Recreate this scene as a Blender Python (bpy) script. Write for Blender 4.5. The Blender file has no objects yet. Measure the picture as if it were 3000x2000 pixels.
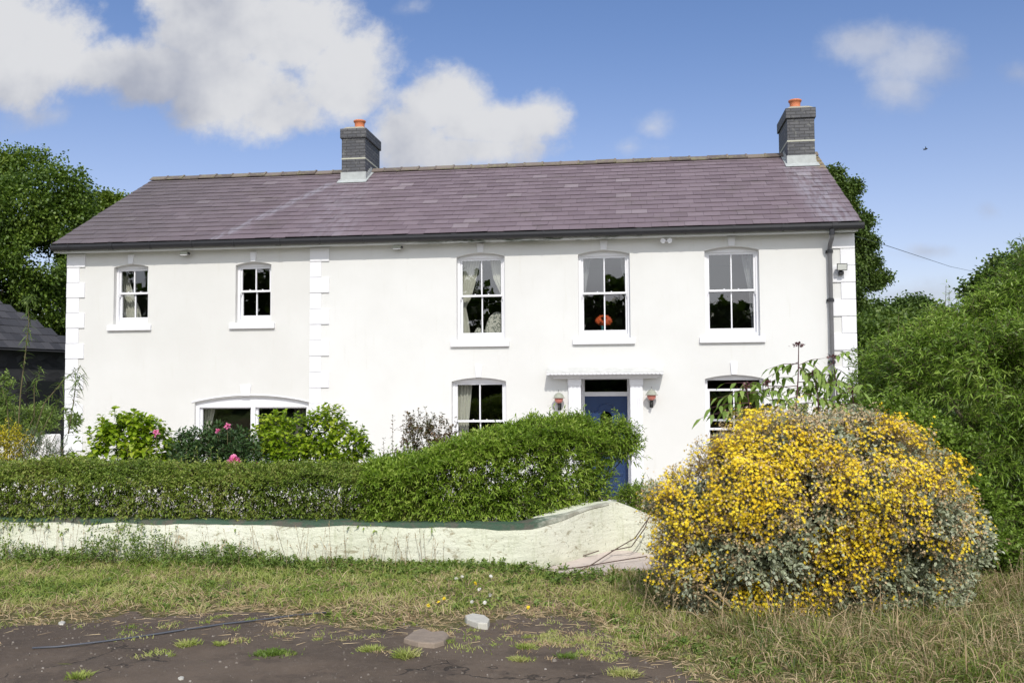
import bpy, math, random
import numpy as np
from mathutils import Vector
from mathutils.geometry import tessellate_polygon
rng = np.random.default_rng(7)
random.seed(7)
SC = bpy.context.scene
COL = SC.collection
R = math.radians

# ------------------------------------------------------------------ camera
CX, CY, CZ, YAW, PIT, ROL, FPX = 12.26137, -18.88907, 1.90368, 0.132602, 0.05039, -0.006172, 2749.949
_F = np.array([-math.sin(YAW), math.cos(YAW), 0]); _R = np.array([math.cos(YAW), math.sin(YAW), 0]); _U = np.array([0, 0, 1.])
F2 = _F*math.cos(PIT)+_U*math.sin(PIT); U2 = -_F*math.sin(PIT)+_U*math.cos(PIT)
R3 = _R*math.cos(ROL)+U2*math.sin(ROL); U3 = -_R*math.sin(ROL)+U2*math.cos(ROL)
CAM = np.array([CX, CY, CZ])
def ray(u, v): return F2+R3*(u-1500)/FPX-U3*(v-1000)/FPX
def at(u, v, Y):
    d = ray(u, v); return CAM+d*(Y-CY)/d[1]
def pd(u, v, d): return CAM+ray(u, v)*d
cam = bpy.data.cameras.new('camera'); camo = bpy.data.objects.new('camera', cam); COL.objects.link(camo)
from mathutils import Matrix
M = Matrix(((R3[0], U3[0], -F2[0], CX), (R3[1], U3[1], -F2[1], CY), (R3[2], U3[2], -F2[2], CZ), (0, 0, 0, 1)))
camo.matrix_world = M
cam.sensor_width = 36; cam.lens = FPX/3000*36; cam.clip_end = 4000; cam.clip_start = .1
SC.camera = camo

# ------------------------------------------------------------------ light
SUN = np.array([.075, -.34, .315]); SUN = SUN/np.linalg.norm(SUN)
EL = math.asin(SUN[2]); ROT = math.atan2(SUN[0], SUN[1])
sl = bpy.data.lights.new('sun', 'SUN'); so = bpy.data.objects.new('sun', sl); COL.objects.link(so)
sl.energy = 3.2; sl.angle = R(.53); sl.color = (1, .955, .88)
so.rotation_euler = Vector(SUN).to_track_quat('Z', 'Y').to_euler()
SC.view_settings.view_transform = 'Standard'; SC.view_settings.look = 'None'
SC.view_settings.exposure = 0.02; SC.view_settings.gamma = 1
SC.cycles.max_bounces = 8; SC.cycles.transparent_max_bounces = 16
SKY_STRENGTH = .14

W = bpy.data.worlds.new('World'); SC.world = W; W.use_nodes = True
class NT:
    """small node helper"""
    def __init__(s, nt): s.nt = nt; s.n = nt.nodes; s.l = nt.links
    def new(s, t, **k):
        n = s.n.new(t)
        for a, b in k.items(): setattr(n, a, b)
        return n
    def val(s, sock, v):
        if hasattr(v, 'is_output') or isinstance(v, bpy.types.NodeSocket): s.l.new(v, sock)
        else: sock.default_value = v
    def math(s, op, a, b=0., c=0., clamp=False):
        n = s.new('ShaderNodeMath', operation=op); n.use_clamp = clamp
        for i, v in enumerate((a, b, c)): s.val(n.inputs[i], v)
        return n.outputs[0]
    def mix(s, f, a, b, typ='RGBA', blend='MIX'):
        n = s.new('ShaderNodeMix', data_type=typ)
        if typ == 'RGBA': n.blend_type = blend
        ix = {'RGBA': (0, 6, 7, 2), 'FLOAT': (0, 2, 3, 0)}[typ]
        s.val(n.inputs[ix[0]], f)
        for i, v in ((ix[1], a), (ix[2], b)):
            if isinstance(v, (tuple, list)): v = tuple(v)+((1,) if len(v) == 3 else ())
            s.val(n.inputs[i], v)
        return n.outputs[ix[3]]
    def noise(s, vec, scale, detail=3, rough=.55, dist=0., dim='3D'):
        n = s.new('ShaderNodeTexNoise', noise_dimensions=dim)
        n.inputs['Scale'].default_value = scale; n.inputs['Detail'].default_value = detail
        n.inputs['Roughness'].default_value = rough; n.inputs['Distortion'].default_value = dist
        if vec is not None: s.l.new(vec, n.inputs['Vector'])
        return n.outputs['Fac']
    def ramp(s, f, stops, interp='LINEAR'):
        n = s.new('ShaderNodeValToRGB'); n.color_ramp.interpolation = interp
        e = n.color_ramp.elements
        while len(e) < len(stops): e.new(.5)
        for i, (p, c) in enumerate(stops):
            e[i].position = p
            e[i].color = (c, c, c, 1) if isinstance(c, (int, float)) else tuple(c)+(1,)
        s.val(n.inputs[0], f); return n.outputs[0]
    def smooth(s, f, a, b):
        n = s.new('ShaderNodeMapRange', interpolation_type='SMOOTHSTEP')
        s.val(n.inputs[0], f); n.inputs[1].default_value = a; n.inputs[2].default_value = b
        return n.outputs[0]
    def mapping(s, vec, loc=(0, 0, 0), rot=(0, 0, 0), scale=(1, 1, 1)):
        n = s.new('ShaderNodeMapping'); s.l.new(vec, n.inputs[0])
        n.inputs[1].default_value = loc; n.inputs[2].default_value = rot; n.inputs[3].default_value = scale
        return n.outputs[0]

w = NT(W.node_tree); w.n.clear()
tc = w.new('ShaderNodeTexCoord'); sx = w.new('ShaderNodeSeparateXYZ'); w.l.new(tc.outputs['Generated'], sx.inputs[0])
ay = w.math('MAXIMUM', w.math('ABSOLUTE', sx.outputs[1]), .02)
ca = w.math('DIVIDE', sx.outputs[0], ay); cb = w.math('DIVIDE', sx.outputs[2], ay)
cv = w.new('ShaderNodeCombineXYZ'); w.l.new(ca, cv.inputs[0]); w.l.new(cb, cv.inputs[1]); w.l.new(w.math('SIGN', sx.outputs[1]), cv.inputs[2])
P = cv.outputs[0]
n1 = w.noise(P, 9, 7, .62); n2 = w.noise(P, 30, 5, .6)
def clouds_field(blobs):
    cur = None
    for (u, v, ru, rv, s) in blobs:
        d = ray(u, v); a0, b0 = d[0]/d[1], d[2]/d[1]
        k = 1/(F2[1])*1.0
        ra, rb = ru/FPX*k, rv/FPX*k
        x = w.math('DIVIDE', w.math('SUBTRACT', ca, float(a0)), float(ra)); y = w.math('DIVIDE', w.math('SUBTRACT', cb, float(b0)), float(rb))
        q = w.math('ADD', w.math('MULTIPLY', x, x), w.math('MULTIPLY', y, y))
        val = w.math('SUBTRACT', s, w.math('MULTIPLY', w.math('SQRT', q), s))
        cur = val if cur is None else w.math('MAXIMUM', cur, val)
    return cur
big = [(60, 150, 330, 230, 1), (-80, 60, 420, 300, 1), (640, 90, 260, 200, 1), (860, 100, 260, 200, 1), (1000, 210, 210, 180, 1), (700, 270, 330, 170, 1),
       (460, 220, 260, 130, 1), (300, 200, 220, 120, .8), (790, 340, 260, 100, .8), (560, -20, 220, 130, 1),
       (1300, 310, 200, 140, 1), (1420, 370, 280, 110, 1), (1200, 400, 160, 150, .9), (1560, 350, 140, 90, .8), (1350, 440, 320, 90, .9)]
thin = [(2520, 130, 170, 90, .75), (2680, 190, 190, 120, .75), (2640, 260, 130, 80, .7), (1910, 375, 70, 50, .5), (1840, 430, 110, 50, .42), (2720, 735, 120, 32, .68),
        (2680, 865, 210, 42, .55), (2900, 620, 60, 50, .5), (2980, 215, 90, 50, .42), (120, 340, 260, 70, .45), (330, 410, 110, 40, .3), (1210, 20, 60, 40, .35), (2650, 840, 160, 30, .3)]
fb = clouds_field(big); ft = clouds_field(thin)
nn = w.math('ADD', w.math('MULTIPLY', w.math('SUBTRACT', n1, .5), 1.25), w.math('MULTIPLY', w.math('SUBTRACT', n2, .5), .6))
db = w.smooth(w.math('ADD', fb, nn), -.03, .50)
dt = w.math('MULTIPLY', w.smooth(w.math('ADD', ft, nn), .0, .75), .62)
front = w.math('GREATER_THAN', sx.outputs[1], .02)
cover = w.math('MULTIPLY', w.math('MAXIMUM', db, dt), front)
# broken sun-side cloud, brightened to fill the facade (seen only mirrored in window glass)
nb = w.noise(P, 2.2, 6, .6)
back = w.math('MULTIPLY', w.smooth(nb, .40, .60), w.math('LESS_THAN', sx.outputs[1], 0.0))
up = w.smooth(sx.outputs[2], .0, .05)
sky = w.new('ShaderNodeTexSky', sky_type='NISHITA'); sky.sun_disc = False
sky.sun_elevation = EL; sky.sun_rotation = ROT; sky.altitude = 100; sky.air_density = 1.0; sky.dust_density = 1.2; sky.ozone_density = 2.2
shade = w.noise(P, 5, 5, .55)
shf = w.math('ADD', w.math('MULTIPLY', w.math('SUBTRACT', shade, .5), 3.0), w.math('ADD', w.math('MULTIPLY', nn, .35), w.math('MULTIPLY', w.math('SUBTRACT', cb, .22), 2.2)))
ccol = w.mix(w.smooth(shf, -.55, .60), (.42, .455, .56), (.82, .83, .86))
bg1 = w.new('ShaderNodeBackground'); w.l.new(w.mix(1, sky.outputs[0], w.mix(w.smooth(sx.outputs[2], .12, .42), (1.14, .97, 1.02), (.74, .80, .97)), blend='MULTIPLY'), bg1.inputs[0]); bg1.inputs[1].default_value = SKY_STRENGTH
bg2 = w.new('ShaderNodeBackground'); w.l.new(ccol, bg2.inputs[0]); bg2.inputs[1].default_value = .87
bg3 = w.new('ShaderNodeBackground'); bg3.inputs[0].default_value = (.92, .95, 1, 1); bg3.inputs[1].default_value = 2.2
m1 = w.new('ShaderNodeMixShader'); w.l.new(w.math('MULTIPLY', cover, up), m1.inputs[0]); w.l.new(bg1.outputs[0], m1.inputs[1]); w.l.new(bg2.outputs[0], m1.inputs[2])
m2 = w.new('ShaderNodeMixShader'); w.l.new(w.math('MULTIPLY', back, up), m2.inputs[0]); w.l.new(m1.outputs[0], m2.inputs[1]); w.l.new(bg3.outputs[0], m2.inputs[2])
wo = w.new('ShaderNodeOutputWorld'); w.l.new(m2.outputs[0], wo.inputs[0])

# ------------------------------------------------------------------ helpers
def tag(o, label=None, cat=None, group=None, kind=None):
    if label: o['label'] = label
    if cat: o['category'] = cat
    if group: o['group'] = group
    if kind: o['kind'] = kind
    return o
def empty(name, loc, label, cat, group=None):
    o = bpy.data.objects.new(name, None); o.empty_display_size = .2; COL.objects.link(o); o.location = loc
    return tag(o, label, cat, group)
def link(name, me, mats, parent=None, smooth=False):
    o = bpy.data.objects.new(name, me); COL.objects.link(o)
    for m in (mats if isinstance(mats, (list, tuple)) else [mats]): me.materials.append(m)
    if parent is not None:
        o.parent = parent
        w_ = Vector((0, 0, 0)); q = parent
        while q is not None: w_ += q.location; q = q.parent
        o.location = -w_                       # mesh data is in world coordinates
    if smooth: me.polygons.foreach_set('use_smooth', [True]*len(me.polygons))
    return o
def child_recentre(o):  # put a top-level mesh's origin at its base, keep world shape
    n = len(o.data.vertices); co = np.empty(n*3); o.data.vertices.foreach_get('co', co); co = co.reshape(-1, 3)
    c = np.array([co[:, 0].mean(), co[:, 1].mean(), co[:, 2].min()])
    o.data.vertices.foreach_set('co', (co-c).ravel()); o.location = Vector(c); o.data.update(); return o
class MB:
    def __init__(s): s.v = []; s.f = []; s.m = []; s.mi = 0
    def add(s, vs, fs):
        b = len(s.v); s.v += [tuple(map(float, p)) for p in vs]; s.f += [[b+i for i in f] for f in fs]; s.m += [s.mi]*len(fs); return s
    def box(s, x0, x1, y0, y1, z0, z1):
        return s.add([(x0, y0, z0), (x1, y0, z0), (x1, y1, z0), (x0, y1, z0), (x0, y0, z1), (x1, y0, z1), (x1, y1, z1), (x0, y1, z1)],
                     [(0, 3, 2, 1), (4, 5, 6, 7), (0, 1, 5, 4), (1, 2, 6, 5), (2, 3, 7, 6), (3, 0, 4, 7)])
    def hexa(s, p): return s.add(p, [(0, 3, 2, 1), (4, 5, 6, 7), (0, 1, 5, 4), (1, 2, 6, 5), (2, 3, 7, 6), (3, 0, 4, 7)])
    def extr(s, poly, a0, a1, axis='y'):
        """poly 2-D; axis x: poly=(y,z); y: (x,z); z: (x,y)"""
        n = len(poly)
        f = {'x': lambda p, t: (t, p[0], p[1]), 'y': lambda p, t: (p[0], t, p[1]), 'z': lambda p, t: (p[0], p[1], t)}[axis]
        return s.add([f(p, a0) for p in poly]+[f(p, a1) for p in poly], [tuple(range(n)), tuple(range(2*n-1, n-1, -1))]+[(i, n+i, n+(i+1) % n, (i+1) % n) for i in range(n)])
    def plate(s, outer, holes, y0, y1, back=True):
        """x,z polygon with holes, extruded from y0 to y1"""
        loops = [outer]+holes
        tri = tessellate_polygon([[Vector((p[0], p[1], 0)) for p in l] for l in loops])
        flat = [p for l in loops for p in l]; n = len(flat)
        fs = []
        for t in tri:
            a, b, c = [flat[i] for i in t]
            ccw = (b[0]-a[0])*(c[1]-a[1])-(b[1]-a[1])*(c[0]-a[0]) > 0
            t = tuple(t) if ccw else tuple(t[::-1])
            fs.append(t)
            if back: fs.append(tuple(i+n for i in t[::-1]))
        k = 0
        for l in loops:
            m = len(l)
            for i in range(m): fs.append((k+i, k+(i+1) % m, k+(i+1) % m+n, k+i+n))
            k += m
        return s.add([(p[0], y0, p[1]) for p in flat]+[(p[0], y1, p[1]) for p in flat], fs)
    def tube(s, pts, r, n=8, caps=True):
        pts = [np.array(p, float) for p in pts]; rr = r if isinstance(r, (list, tuple)) else [r]*len(pts)
        b = len(s.v); vs = []; up = np.array([0, 0, 1.])
        for i, p in enumerate(pts):
            d = pts[min(i+1, len(pts)-1)]-pts[max(i-1, 0)]; d = d/(np.linalg.norm(d)+1e-9)
            a = np.cross(d, up if abs(d[2]) < .9 else np.array([0, 1., 0])); a /= np.linalg.norm(a)+1e-9; c = np.cross(d, a)
            for k in range(n):
                t = 2*math.pi*k/n; vs.append(p+rr[i]*(a*math.cos(t)+c*math.sin(t)))
        fs = [(i*n+k, i*n+(k+1) % n, (i+1)*n+(k+1) % n, (i+1)*n+k) for i in range(len(pts)-1) for k in range(n)]
        if caps: fs += [tuple(range(n-1, -1, -1)), tuple(range((len(pts)-1)*n, len(pts)*n))]
        return s.add(vs, fs)
    def lathe(s, prof, c, n=20):
        vs = []; 
        for (r, z) in prof:
            for k in range(n): t = 2*math.pi*k/n; vs.append((c[0]+r*math.cos(t), c[1]+r*math.sin(t), c[2]+z))
        fs = [(i*n+k, i*n+(k+1) % n, (i+1)*n+(k+1) % n, (i+1)*n+k) for i in range(len(prof)-1) for k in range(n)]
        return s.add(vs, fs)
    def build(s, name, mats, parent=None, smooth=False, bevel=0):
        me = bpy.data.meshes.new(name); me.from_pydata(s.v, [], s.f)
        me.polygons.foreach_set('material_index', s.m); me.update()
        o = link(name, me, mats, parent, smooth)
        if bevel:
            b = o.modifiers.new('bevel', 'BEVEL'); b.width = bevel; b.segments = 2; b.limit_method = 'ANGLE'; b.angle_limit = R(40)
        if parent is None: child_recentre(o)
        return o
def npmesh(name, V, groups, mats, parent=None, mi=None, smooth=False):
    """V (n,3); groups: list of (faces array (m,k))"""
    me = bpy.data.meshes.new(name); me.vertices.add(len(V)); me.vertices.foreach_set('co', np.asarray(V, np.float32).ravel())
    groups = [np.asarray(g, np.int32) for g in groups if len(g)]
    L = np.concatenate([g.ravel() for g in groups]); st = []; o = 0
    for g in groups: st.append(o+np.arange(len(g))*g.shape[1]); o += g.size
    st = np.concatenate(st)
    me.loops.add(len(L)); me.loops.foreach_set('vertex_index', L)
    me.polygons.add(len(st)); me.polygons.foreach_set('loop_start', st.astype(np.int32))
    me.update(calc_edges=True)
    ob = link(name, me, mats, parent, smooth)
    if parent is None: child_recentre(ob)
    return ob
def nrm(a): return a/(np.linalg.norm(a, axis=-1, keepdims=True)+1e-9)
class Leaves:
    """collects leaf blades (6 vertices each: folded, drooping) and star flowers"""
    def __init__(s): s.V = []; s.T = []; s.Q = []; s.n = 0
    def add(s, B, D, L, Wd, upb=.6, droop=.25, fold=.12, wide=(.3, .7), up=None):
        n = len(B)
        if n == 0: return s
        D = nrm(D); L = np.broadcast_to(np.asarray(L, float).reshape(-1, 1) if np.ndim(L) else np.full((1, 1), L), (n, 1)); Wd = np.broadcast_to(np.asarray(Wd, float).reshape(-1, 1) if np.ndim(Wd) else np.full((1, 1), Wd), (n, 1))
        U = rng.normal(size=(n, 3)); U = nrm(U)*(1-upb)+(np.array([0, 0, 1.]) if up is None else up)*upb
        S = nrm(np.cross(D, U)); N = np.cross(S, D)
        g = np.array([0, 0, -1.])
        def pt(t, sd, wf): return B+D*L*t+S*Wd*.5*wf*sd+N*Wd*fold*abs(sd)+g*L*droop*t*t
        V = np.stack([B, pt(wide[0], 1, 1), pt(wide[0], -1, 1), pt(wide[1], 1, .72), pt(wide[1], -1, .72), pt(1., 0, 0)], 1).reshape(-1, 3)
        b = s.n+np.arange(n)[:, None]*6
        s.T += [b+np.array([[0, 1, 2]]), b+np.array([[3, 5, 4]])]; s.Q.append(b+np.array([[1, 3, 4, 2]]))
        s.V.append(V); s.n += 6*n; return s
    def blades(s, B, D, L, Wd, droop=.3):
        """grass: 5 vertices"""
        n = len(B); D = nrm(D); L = np.asarray(L).reshape(-1, 1); Wd = np.asarray(Wd).reshape(-1, 1)
        S = nrm(np.cross(D, nrm(rng.normal(size=(n, 3))))); g = np.array([0, 0, -1.]); hd = D*np.array([1, 1, 0])
        m = B+D*L*.55+g*L*droop*.12
        tip = B+D*L+hd*L*droop*.5+g*L*droop*.5
        V = np.stack([B+S*Wd*.5, B-S*Wd*.5, m+S*Wd*.4, m-S*Wd*.4, tip], 1).reshape(-1, 3)
        b = s.n+np.arange(n)[:, None]*5
        s.T.append(b+np.array([[2, 3, 4]])); s.Q.append(b+np.array([[0, 1, 3, 2]])); s.V.append(V); s.n += 5*n; return s
    def stars(s, C, N, Rr, pet=6, dish=.25, inner=.35):
        n = len(C)
        if n == 0: return s
        N = nrm(N); A = nrm(np.cross(N, nrm(rng.normal(size=(n, 3))))); Bv = np.cross(N, A); Rr = np.asarray(Rr).reshape(-1, 1)
        vs = [C]
        for k in range(2*pet):
            t = math.pi*k/pet; r = Rr*(1 if k % 2 == 0 else inner)
            vs.append(C+r*(A*math.cos(t)+Bv*math.sin(t))+N*r*dish*(1 if k % 2 == 0 else .3))
        V = np.stack(vs, 1).reshape(-1, 3); m = 2*pet+1; b = s.n+np.arange(n)[:, None]*m
        for k in range(2*pet): s.T.append(b+np.array([[0, 1+k, 1+(k+1) % (2*pet)]]))
        s.V.append(V); s.n += m*n; return s
    def stems(s, A, B, r):
        """straight 3-sided stems"""
        n = len(A)
        if n == 0: return s
        D = nrm(B-A); X = nrm(np.cross(D, nrm(rng.normal(size=(n, 3))))); Y = np.cross(D, X); vs = []
        for base, k in ((A, 1.), (B, .5)):
            for j in range(3):
                t = 2*math.pi*j/3; vs.append(base+r*k*(X*math.cos(t)+Y*math.sin(t)))
        V = np.stack(vs, 1).reshape(-1, 3); b = s.n+np.arange(n)[:, None]*6
        for j in range(3): s.Q.append(b+np.array([[j, (j+1) % 3, 3+(j+1) % 3, 3+j]]))
        s.V.append(V); s.n += 6*n; return s
    def build(s, name, mat, parent=None):
        g = []
        if s.T: g.append(np.concatenate(s.T))
        if s.Q: g.append(np.concatenate(s.Q))
        return npmesh(name, np.concatenate(s.V), g, mat, parent)
# value noise
_perm = rng.random((64, 64, 64))
def vnoise(Pn, f=1., oct=1):
    Pn = np.asarray(Pn, float)*f; out = 0; amp = 1; tot = 0
    for o in range(oct):
        q = Pn*(2**o)+o*17.3; i = np.floor(q).astype(int); t = q-i; t = t*t*(3-2*t); r = 0
        for dx in (0, 1):
            for dy in (0, 1):
                for dz in (0, 1):
                    wgt = (t[..., 0] if dx else 1-t[..., 0])*(t[..., 1] if dy else 1-t[..., 1])*(t[..., 2] if dz else 1-t[..., 2])
                    r = r+wgt*_perm[(i[..., 0]+dx) % 64, (i[..., 1]+dy) % 64, (i[..., 2]+dz) % 64]
        out = out+r*amp; tot += amp; amp *= .5
    return out/tot
def v2(x, y, f=1., oct=1, s=0.): return vnoise(np.stack([np.asarray(x)+0*np.asarray(y), np.asarray(y)+0*np.asarray(x), np.full(np.broadcast(x, y).shape, s+.37)], -1), f, oct)
def shell(lobes, n, thick=.35, bump=.3, bf=1.6, gap=.0, gf=1., zmin=None):
    """points spread over the lumpy outer shell of a union of ellipsoids"""
    lobes = np.array(lobes, float); C_ = lobes[:, :3]; Rd = lobes[:, 3:6]
    a = (Rd[:, 0]*Rd[:, 1]+Rd[:, 1]*Rd[:, 2]+Rd[:, 0]*Rd[:, 2]); a /= a.sum(); m = int(n*2.2)
    k = rng.choice(len(lobes), m, p=a); d = nrm(rng.normal(size=(m, 3)))
    bp = 1+bump*(vnoise(d*1.0+k[:, None]*3.1+5, bf*2, 2)-.5)*2
    rr = (1-thick*rng.random(m)**1.6)*bp
    Pn = C_[k]+d*Rd[k]*rr[:, None]
    keep = np.ones(m, bool)
    for j in range(len(lobes)):
        q = np.linalg.norm((Pn-C_[j])/Rd[j], axis=1); keep &= ~((q < .62) & (k != j))
    if gap > 0: keep &= vnoise(Pn+11, gf, 2) > gap
    if zmin is not None: keep &= Pn[:, 2] > zmin
    Pn = Pn[keep][:n]; d = nrm(d[keep][:n]/Rd[k[keep][:n]])
    return Pn, d
def shoots(P0, D0, SL, k, L, Wd, spread=.7, droop=.2, bend=.3, lf=None, sm=None, sr=.003, upb=.6, tip=True):
    """each shoot: k leaves set round a short stem"""
    n = len(P0); D0 = nrm(D0); SL = np.broadcast_to(SL, (n,)).reshape(-1, 1); X = nrm(np.cross(D0, nrm(rng.normal(size=(n, 3))))); Y = np.cross(D0, X)
    lf = lf or Leaves(); g = np.array([0, 0, -1.])
    for j in range(k):
        t = (j+.6)/k; an = j*2.4+rng.random((n, 1))*.7; rad = X*np.cos(an)+Y*np.sin(an)
        sp = spread*(1-.45*t) if tip else spread
        base = P0+D0*SL*t+g*SL*bend*t*t
        lf.add(base, D0*(1-sp)+rad*sp+rng.normal(size=(n, 3))*.12, L*(.7+.5*rng.random(n))*(1-.25*t), Wd*(.8+.4*rng.random(n)), upb=upb, droop=droop)
    if sm is not None: sm.stems(P0, P0+D0*SL+g*SL*bend, sr)
    return lf

# ------------------------------------------------------------------ materials
def mat(name):
    m = bpy.data.materials.new(name); m.use_nodes = True; t = NT(m.node_tree); t.n.clear()
    out = t.new('ShaderNodeOutputMaterial'); b = t.new('ShaderNodeBsdfPrincipled'); t.l.new(b.outputs[0], out.inputs[0])
    t.b = b; t.out = out; t.m = m
    tc_ = t.new('ShaderNodeTexCoord'); t.obj = tc_.outputs['Object']
    ge = t.new('ShaderNodeNewGeometry'); t.pos = ge.outputs['Position']; t.isl = ge.outputs['Random Per Island']; t.nor = ge.outputs['Normal']
    return t
def bump(t, h, strength=.3, dist=.01):
    n = t.new('ShaderNodeBump'); n.inputs['Strength'].default_value = strength; n.inputs['Distance'].default_value = dist
    t.val(n.inputs['Height'], h); t.l.new(n.outputs[0], t.b.inputs['Normal'])
def simple(name, c, rough=.6, var=.12, sc=6, metal=0., bmp=0., bsc=60, spec=.5):
    t = mat(name); n = t.noise(t.pos, sc, 4)
    lo = tuple(x*(1-var) for x in c); hi = tuple(min(1, x*(1+var)) for x in c)
    t.l.new(t.mix(n, lo, hi), t.b.inputs['Base Color']); t.b.inputs['Roughness'].default_value = rough; t.b.inputs['Metallic'].default_value = metal
    t.b.inputs['Specular IOR Level'].default_value = spec
    if bmp: bump(t, t.noise(t.pos, bsc, 3), bmp, .004)
    return t.m
def leafmat(name, cols, rough=.5, trans=.28, patch=.35, pf=1.5, tcol=None, spec=.4):
    """leaf colour varies leaf by leaf and a little by clump"""
    t = mat(name); k = len(cols)
    f = t.math('ADD', t.math('MULTIPLY', t.isl, 1-patch), t.math('MULTIPLY', t.smooth(t.noise(t.pos, pf, 3), .32, .68), patch), clamp=True)
    c = t.ramp(f, [(i/(k-1) if k > 1 else 0, cc) for i, cc in enumerate(cols)])
    t.l.new(c, t.b.inputs['Base Color']); t.b.inputs['Roughness'].default_value = rough; t.b.inputs['Specular IOR Level'].default_value = spec
    tr = t.new('ShaderNodeBsdfTranslucent'); mx = t.new('ShaderNodeMixShader'); mx.inputs[0].default_value = trans
    cc = t.mix(1, c, tcol or (1., 1.15, .5), blend='MULTIPLY'); t.l.new(cc, tr.inputs[0])
    t.l.new(t.b.outputs[0], mx.inputs[1]); t.l.new(tr.outputs[0], mx.inputs[2]); t.l.new(mx.outputs[0], t.out.inputs[0])
    return t.m
# render (wall paint)
def m_render(name, a, b, stain=.5, wing=None):
    t = mat(name); n = t.noise(t.pos, .55, 4, .6); c = t.mix(t.smooth(n, .3, .7), a, b)
    if wing:
        xs = t.new('ShaderNodeSeparateXYZ'); t.l.new(t.pos, xs.inputs[0]); c = t.mix(t.math('LESS_THAN', xs.outputs[0], 5.6), c, t.mix(1, c, wing, blend='MULTIPLY'))
    s = t.noise(t.mapping(t.pos, scale=(5, 5, .6)), 1.6, 5, .65)
    c = t.mix(t.math('MULTIPLY', t.smooth(s, .56, .8), stain*.35), c, (.50, .48, .40))
    s2 = t.noise(t.pos, 3.5, 6, .7)
    c = t.mix(t.math('MULTIPLY', t.smooth(s2, .62, .78), stain*.3), c, (.55, .53, .46))
    t.l.new(c, t.b.inputs['Base Color']); t.b.inputs['Roughness'].default_value = .75; t.b.inputs['Specular IOR Level'].default_value = .25
    bump(t, t.math('ADD', t.noise(t.pos, 90, 3), t.math('MULTIPLY', t.noise(t.pos, 7, 3), 2)), .25, .003); return t.m
M_WALL = m_render('cream_render', (.615, .612, .588), (.655, .655, .635), .8, wing=(.955, .95, .94))
M_QUOIN = m_render('white_render', (.70, .70, .715), (.73, .73, .745), .3)
M_WHITE = simple('white_gloss_paint', (.74, .74, .76), .35, .03, 3)
M_FASCIA = None
def m_fascia():
    t = mat('fascia_paint'); n = t.noise(t.mapping(t.pos, scale=(1.2, 1, 6)), 2.2, 5, .7)
    xs = t.new('ShaderNodeSeparateXYZ'); t.l.new(t.pos, xs.inputs[0])
    zone = t.math('MULTIPLY', t.smooth(xs.outputs[0], 7.4, 8.6), t.math('SUBTRACT', 1., t.smooth(xs.outputs[0], 11.4, 12.6)))
    f = t.math('MULTIPLY', t.smooth(n, .44, .60), t.math('ADD', t.math('MULTIPLY', zone, .85), .06))
    t.l.new(t.mix(f, (.60, .62, .62), (.07, .09, .06)), t.b.inputs['Base Color']); t.b.inputs['Roughness'].default_value = .5; return t.m
M_FASCIA = m_fascia()
M_GUTTER = simple('black_plastic', (.018, .018, .021), .38, .3, 5)
M_PIPE = simple('grey_downpipe_paint', (.13, .13, .135), .45, .25, 4)
def m_slate():
    t = mat('purple_slate')
    c = t.ramp(t.isl, [(0, (.142, .108, .120)), (.3, (.158, .121, .134)), (.7, (.170, .131, .145)), (.95, (.182, .142, .156)), (1, (.225, .185, .197))])
    xs = t.new('ShaderNodeSeparateXYZ'); t.l.new(t.pos, xs.inputs[0])
    n = t.noise(t.pos, 1.1, 4, .6)
    old = t.math('MULTIPLY', t.math('SUBTRACT', 1., t.smooth(t.math('ADD', xs.outputs[0], t.math('MULTIPLY', t.math('SUBTRACT', n, .5), 4)), -.5, 6.0)), .62)
    c = t.mix(old, c, (.088, .080, .075))
    c = t.mix(t.math('MULTIPLY', t.smooth(t.noise(t.pos, 2.5, 6, .7), .58, .78), .3), c, (.27, .23, .25))
    c = t.mix(t.math('MULTIPLY', t.smooth(t.noise(t.pos, 1.3, 6, .7), .50, .70), .45), c, (.115, .095, .085))
    # pale lead run-off below the stacks
    for xc, sl_, wd, am in ((4.55, .42, .22, .38), (5.55, -.15, .9, .14), (16.0, -.06, .55, .35)):
        ln = t.math('ABSOLUTE', t.math('SUBTRACT', t.math('SUBTRACT', xs.outputs[0], xc), t.math('MULTIPLY', t.math('SUBTRACT', xs.outputs[1], 2.2), sl_)))
        st = t.math('MULTIPLY', t.math('SUBTRACT', 1., t.smooth(ln, wd*.25, wd)), t.math('SUBTRACT', 1., t.smooth(xs.outputs[1], 2.9, 3.3)))
        st = t.math('MULTIPLY', st, t.smooth(t.noise(t.mapping(t.pos, scale=(5, 1, 1)), 2.2, 4, .6), .35, .62))
        c = t.mix(t.math('MULTIPLY', st, am), c, (.33, .33, .37))
    # lichen near the right end of the ridge
    li = t.math('MULTIPLY', t.smooth(xs.outputs[0], 16.25, 16.5), t.smooth(xs.outputs[1], 2.6, 3.2))
    c = t.mix(t.math('MULTIPLY', li, t.smooth(t.noise(t.pos, 14, 3), .4, .55)), c, (.28, .23, .10))
    t.l.new(c, t.b.inputs['Base Color']); t.b.inputs['Roughness'].default_value = .62; t.b.inputs['Specular IOR Level'].default_value = .35
    bump(t, t.noise(t.pos, 40, 4), .3, .004); return t.m
M_SLATE = m_slate()
def m_ridge():
    t = mat('weathered_ridge_clay'); c = t.ramp(t.isl, [(0, (.10, .08, .07)), (.5, (.145, .115, .10)), (1, (.19, .155, .13))])
    c = t.mix(t.smooth(t.noise(t.pos, 7, 5, .7), .48, .64), c, (.18, .165, .10)); t.l.new(c, t.b.inputs['Base Color']); t.b.inputs['Roughness'].default_value = .85
    bump(t, t.noise(t.pos, 50, 4), .5, .006); return t.m
M_RIDGE = m_ridge()
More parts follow.
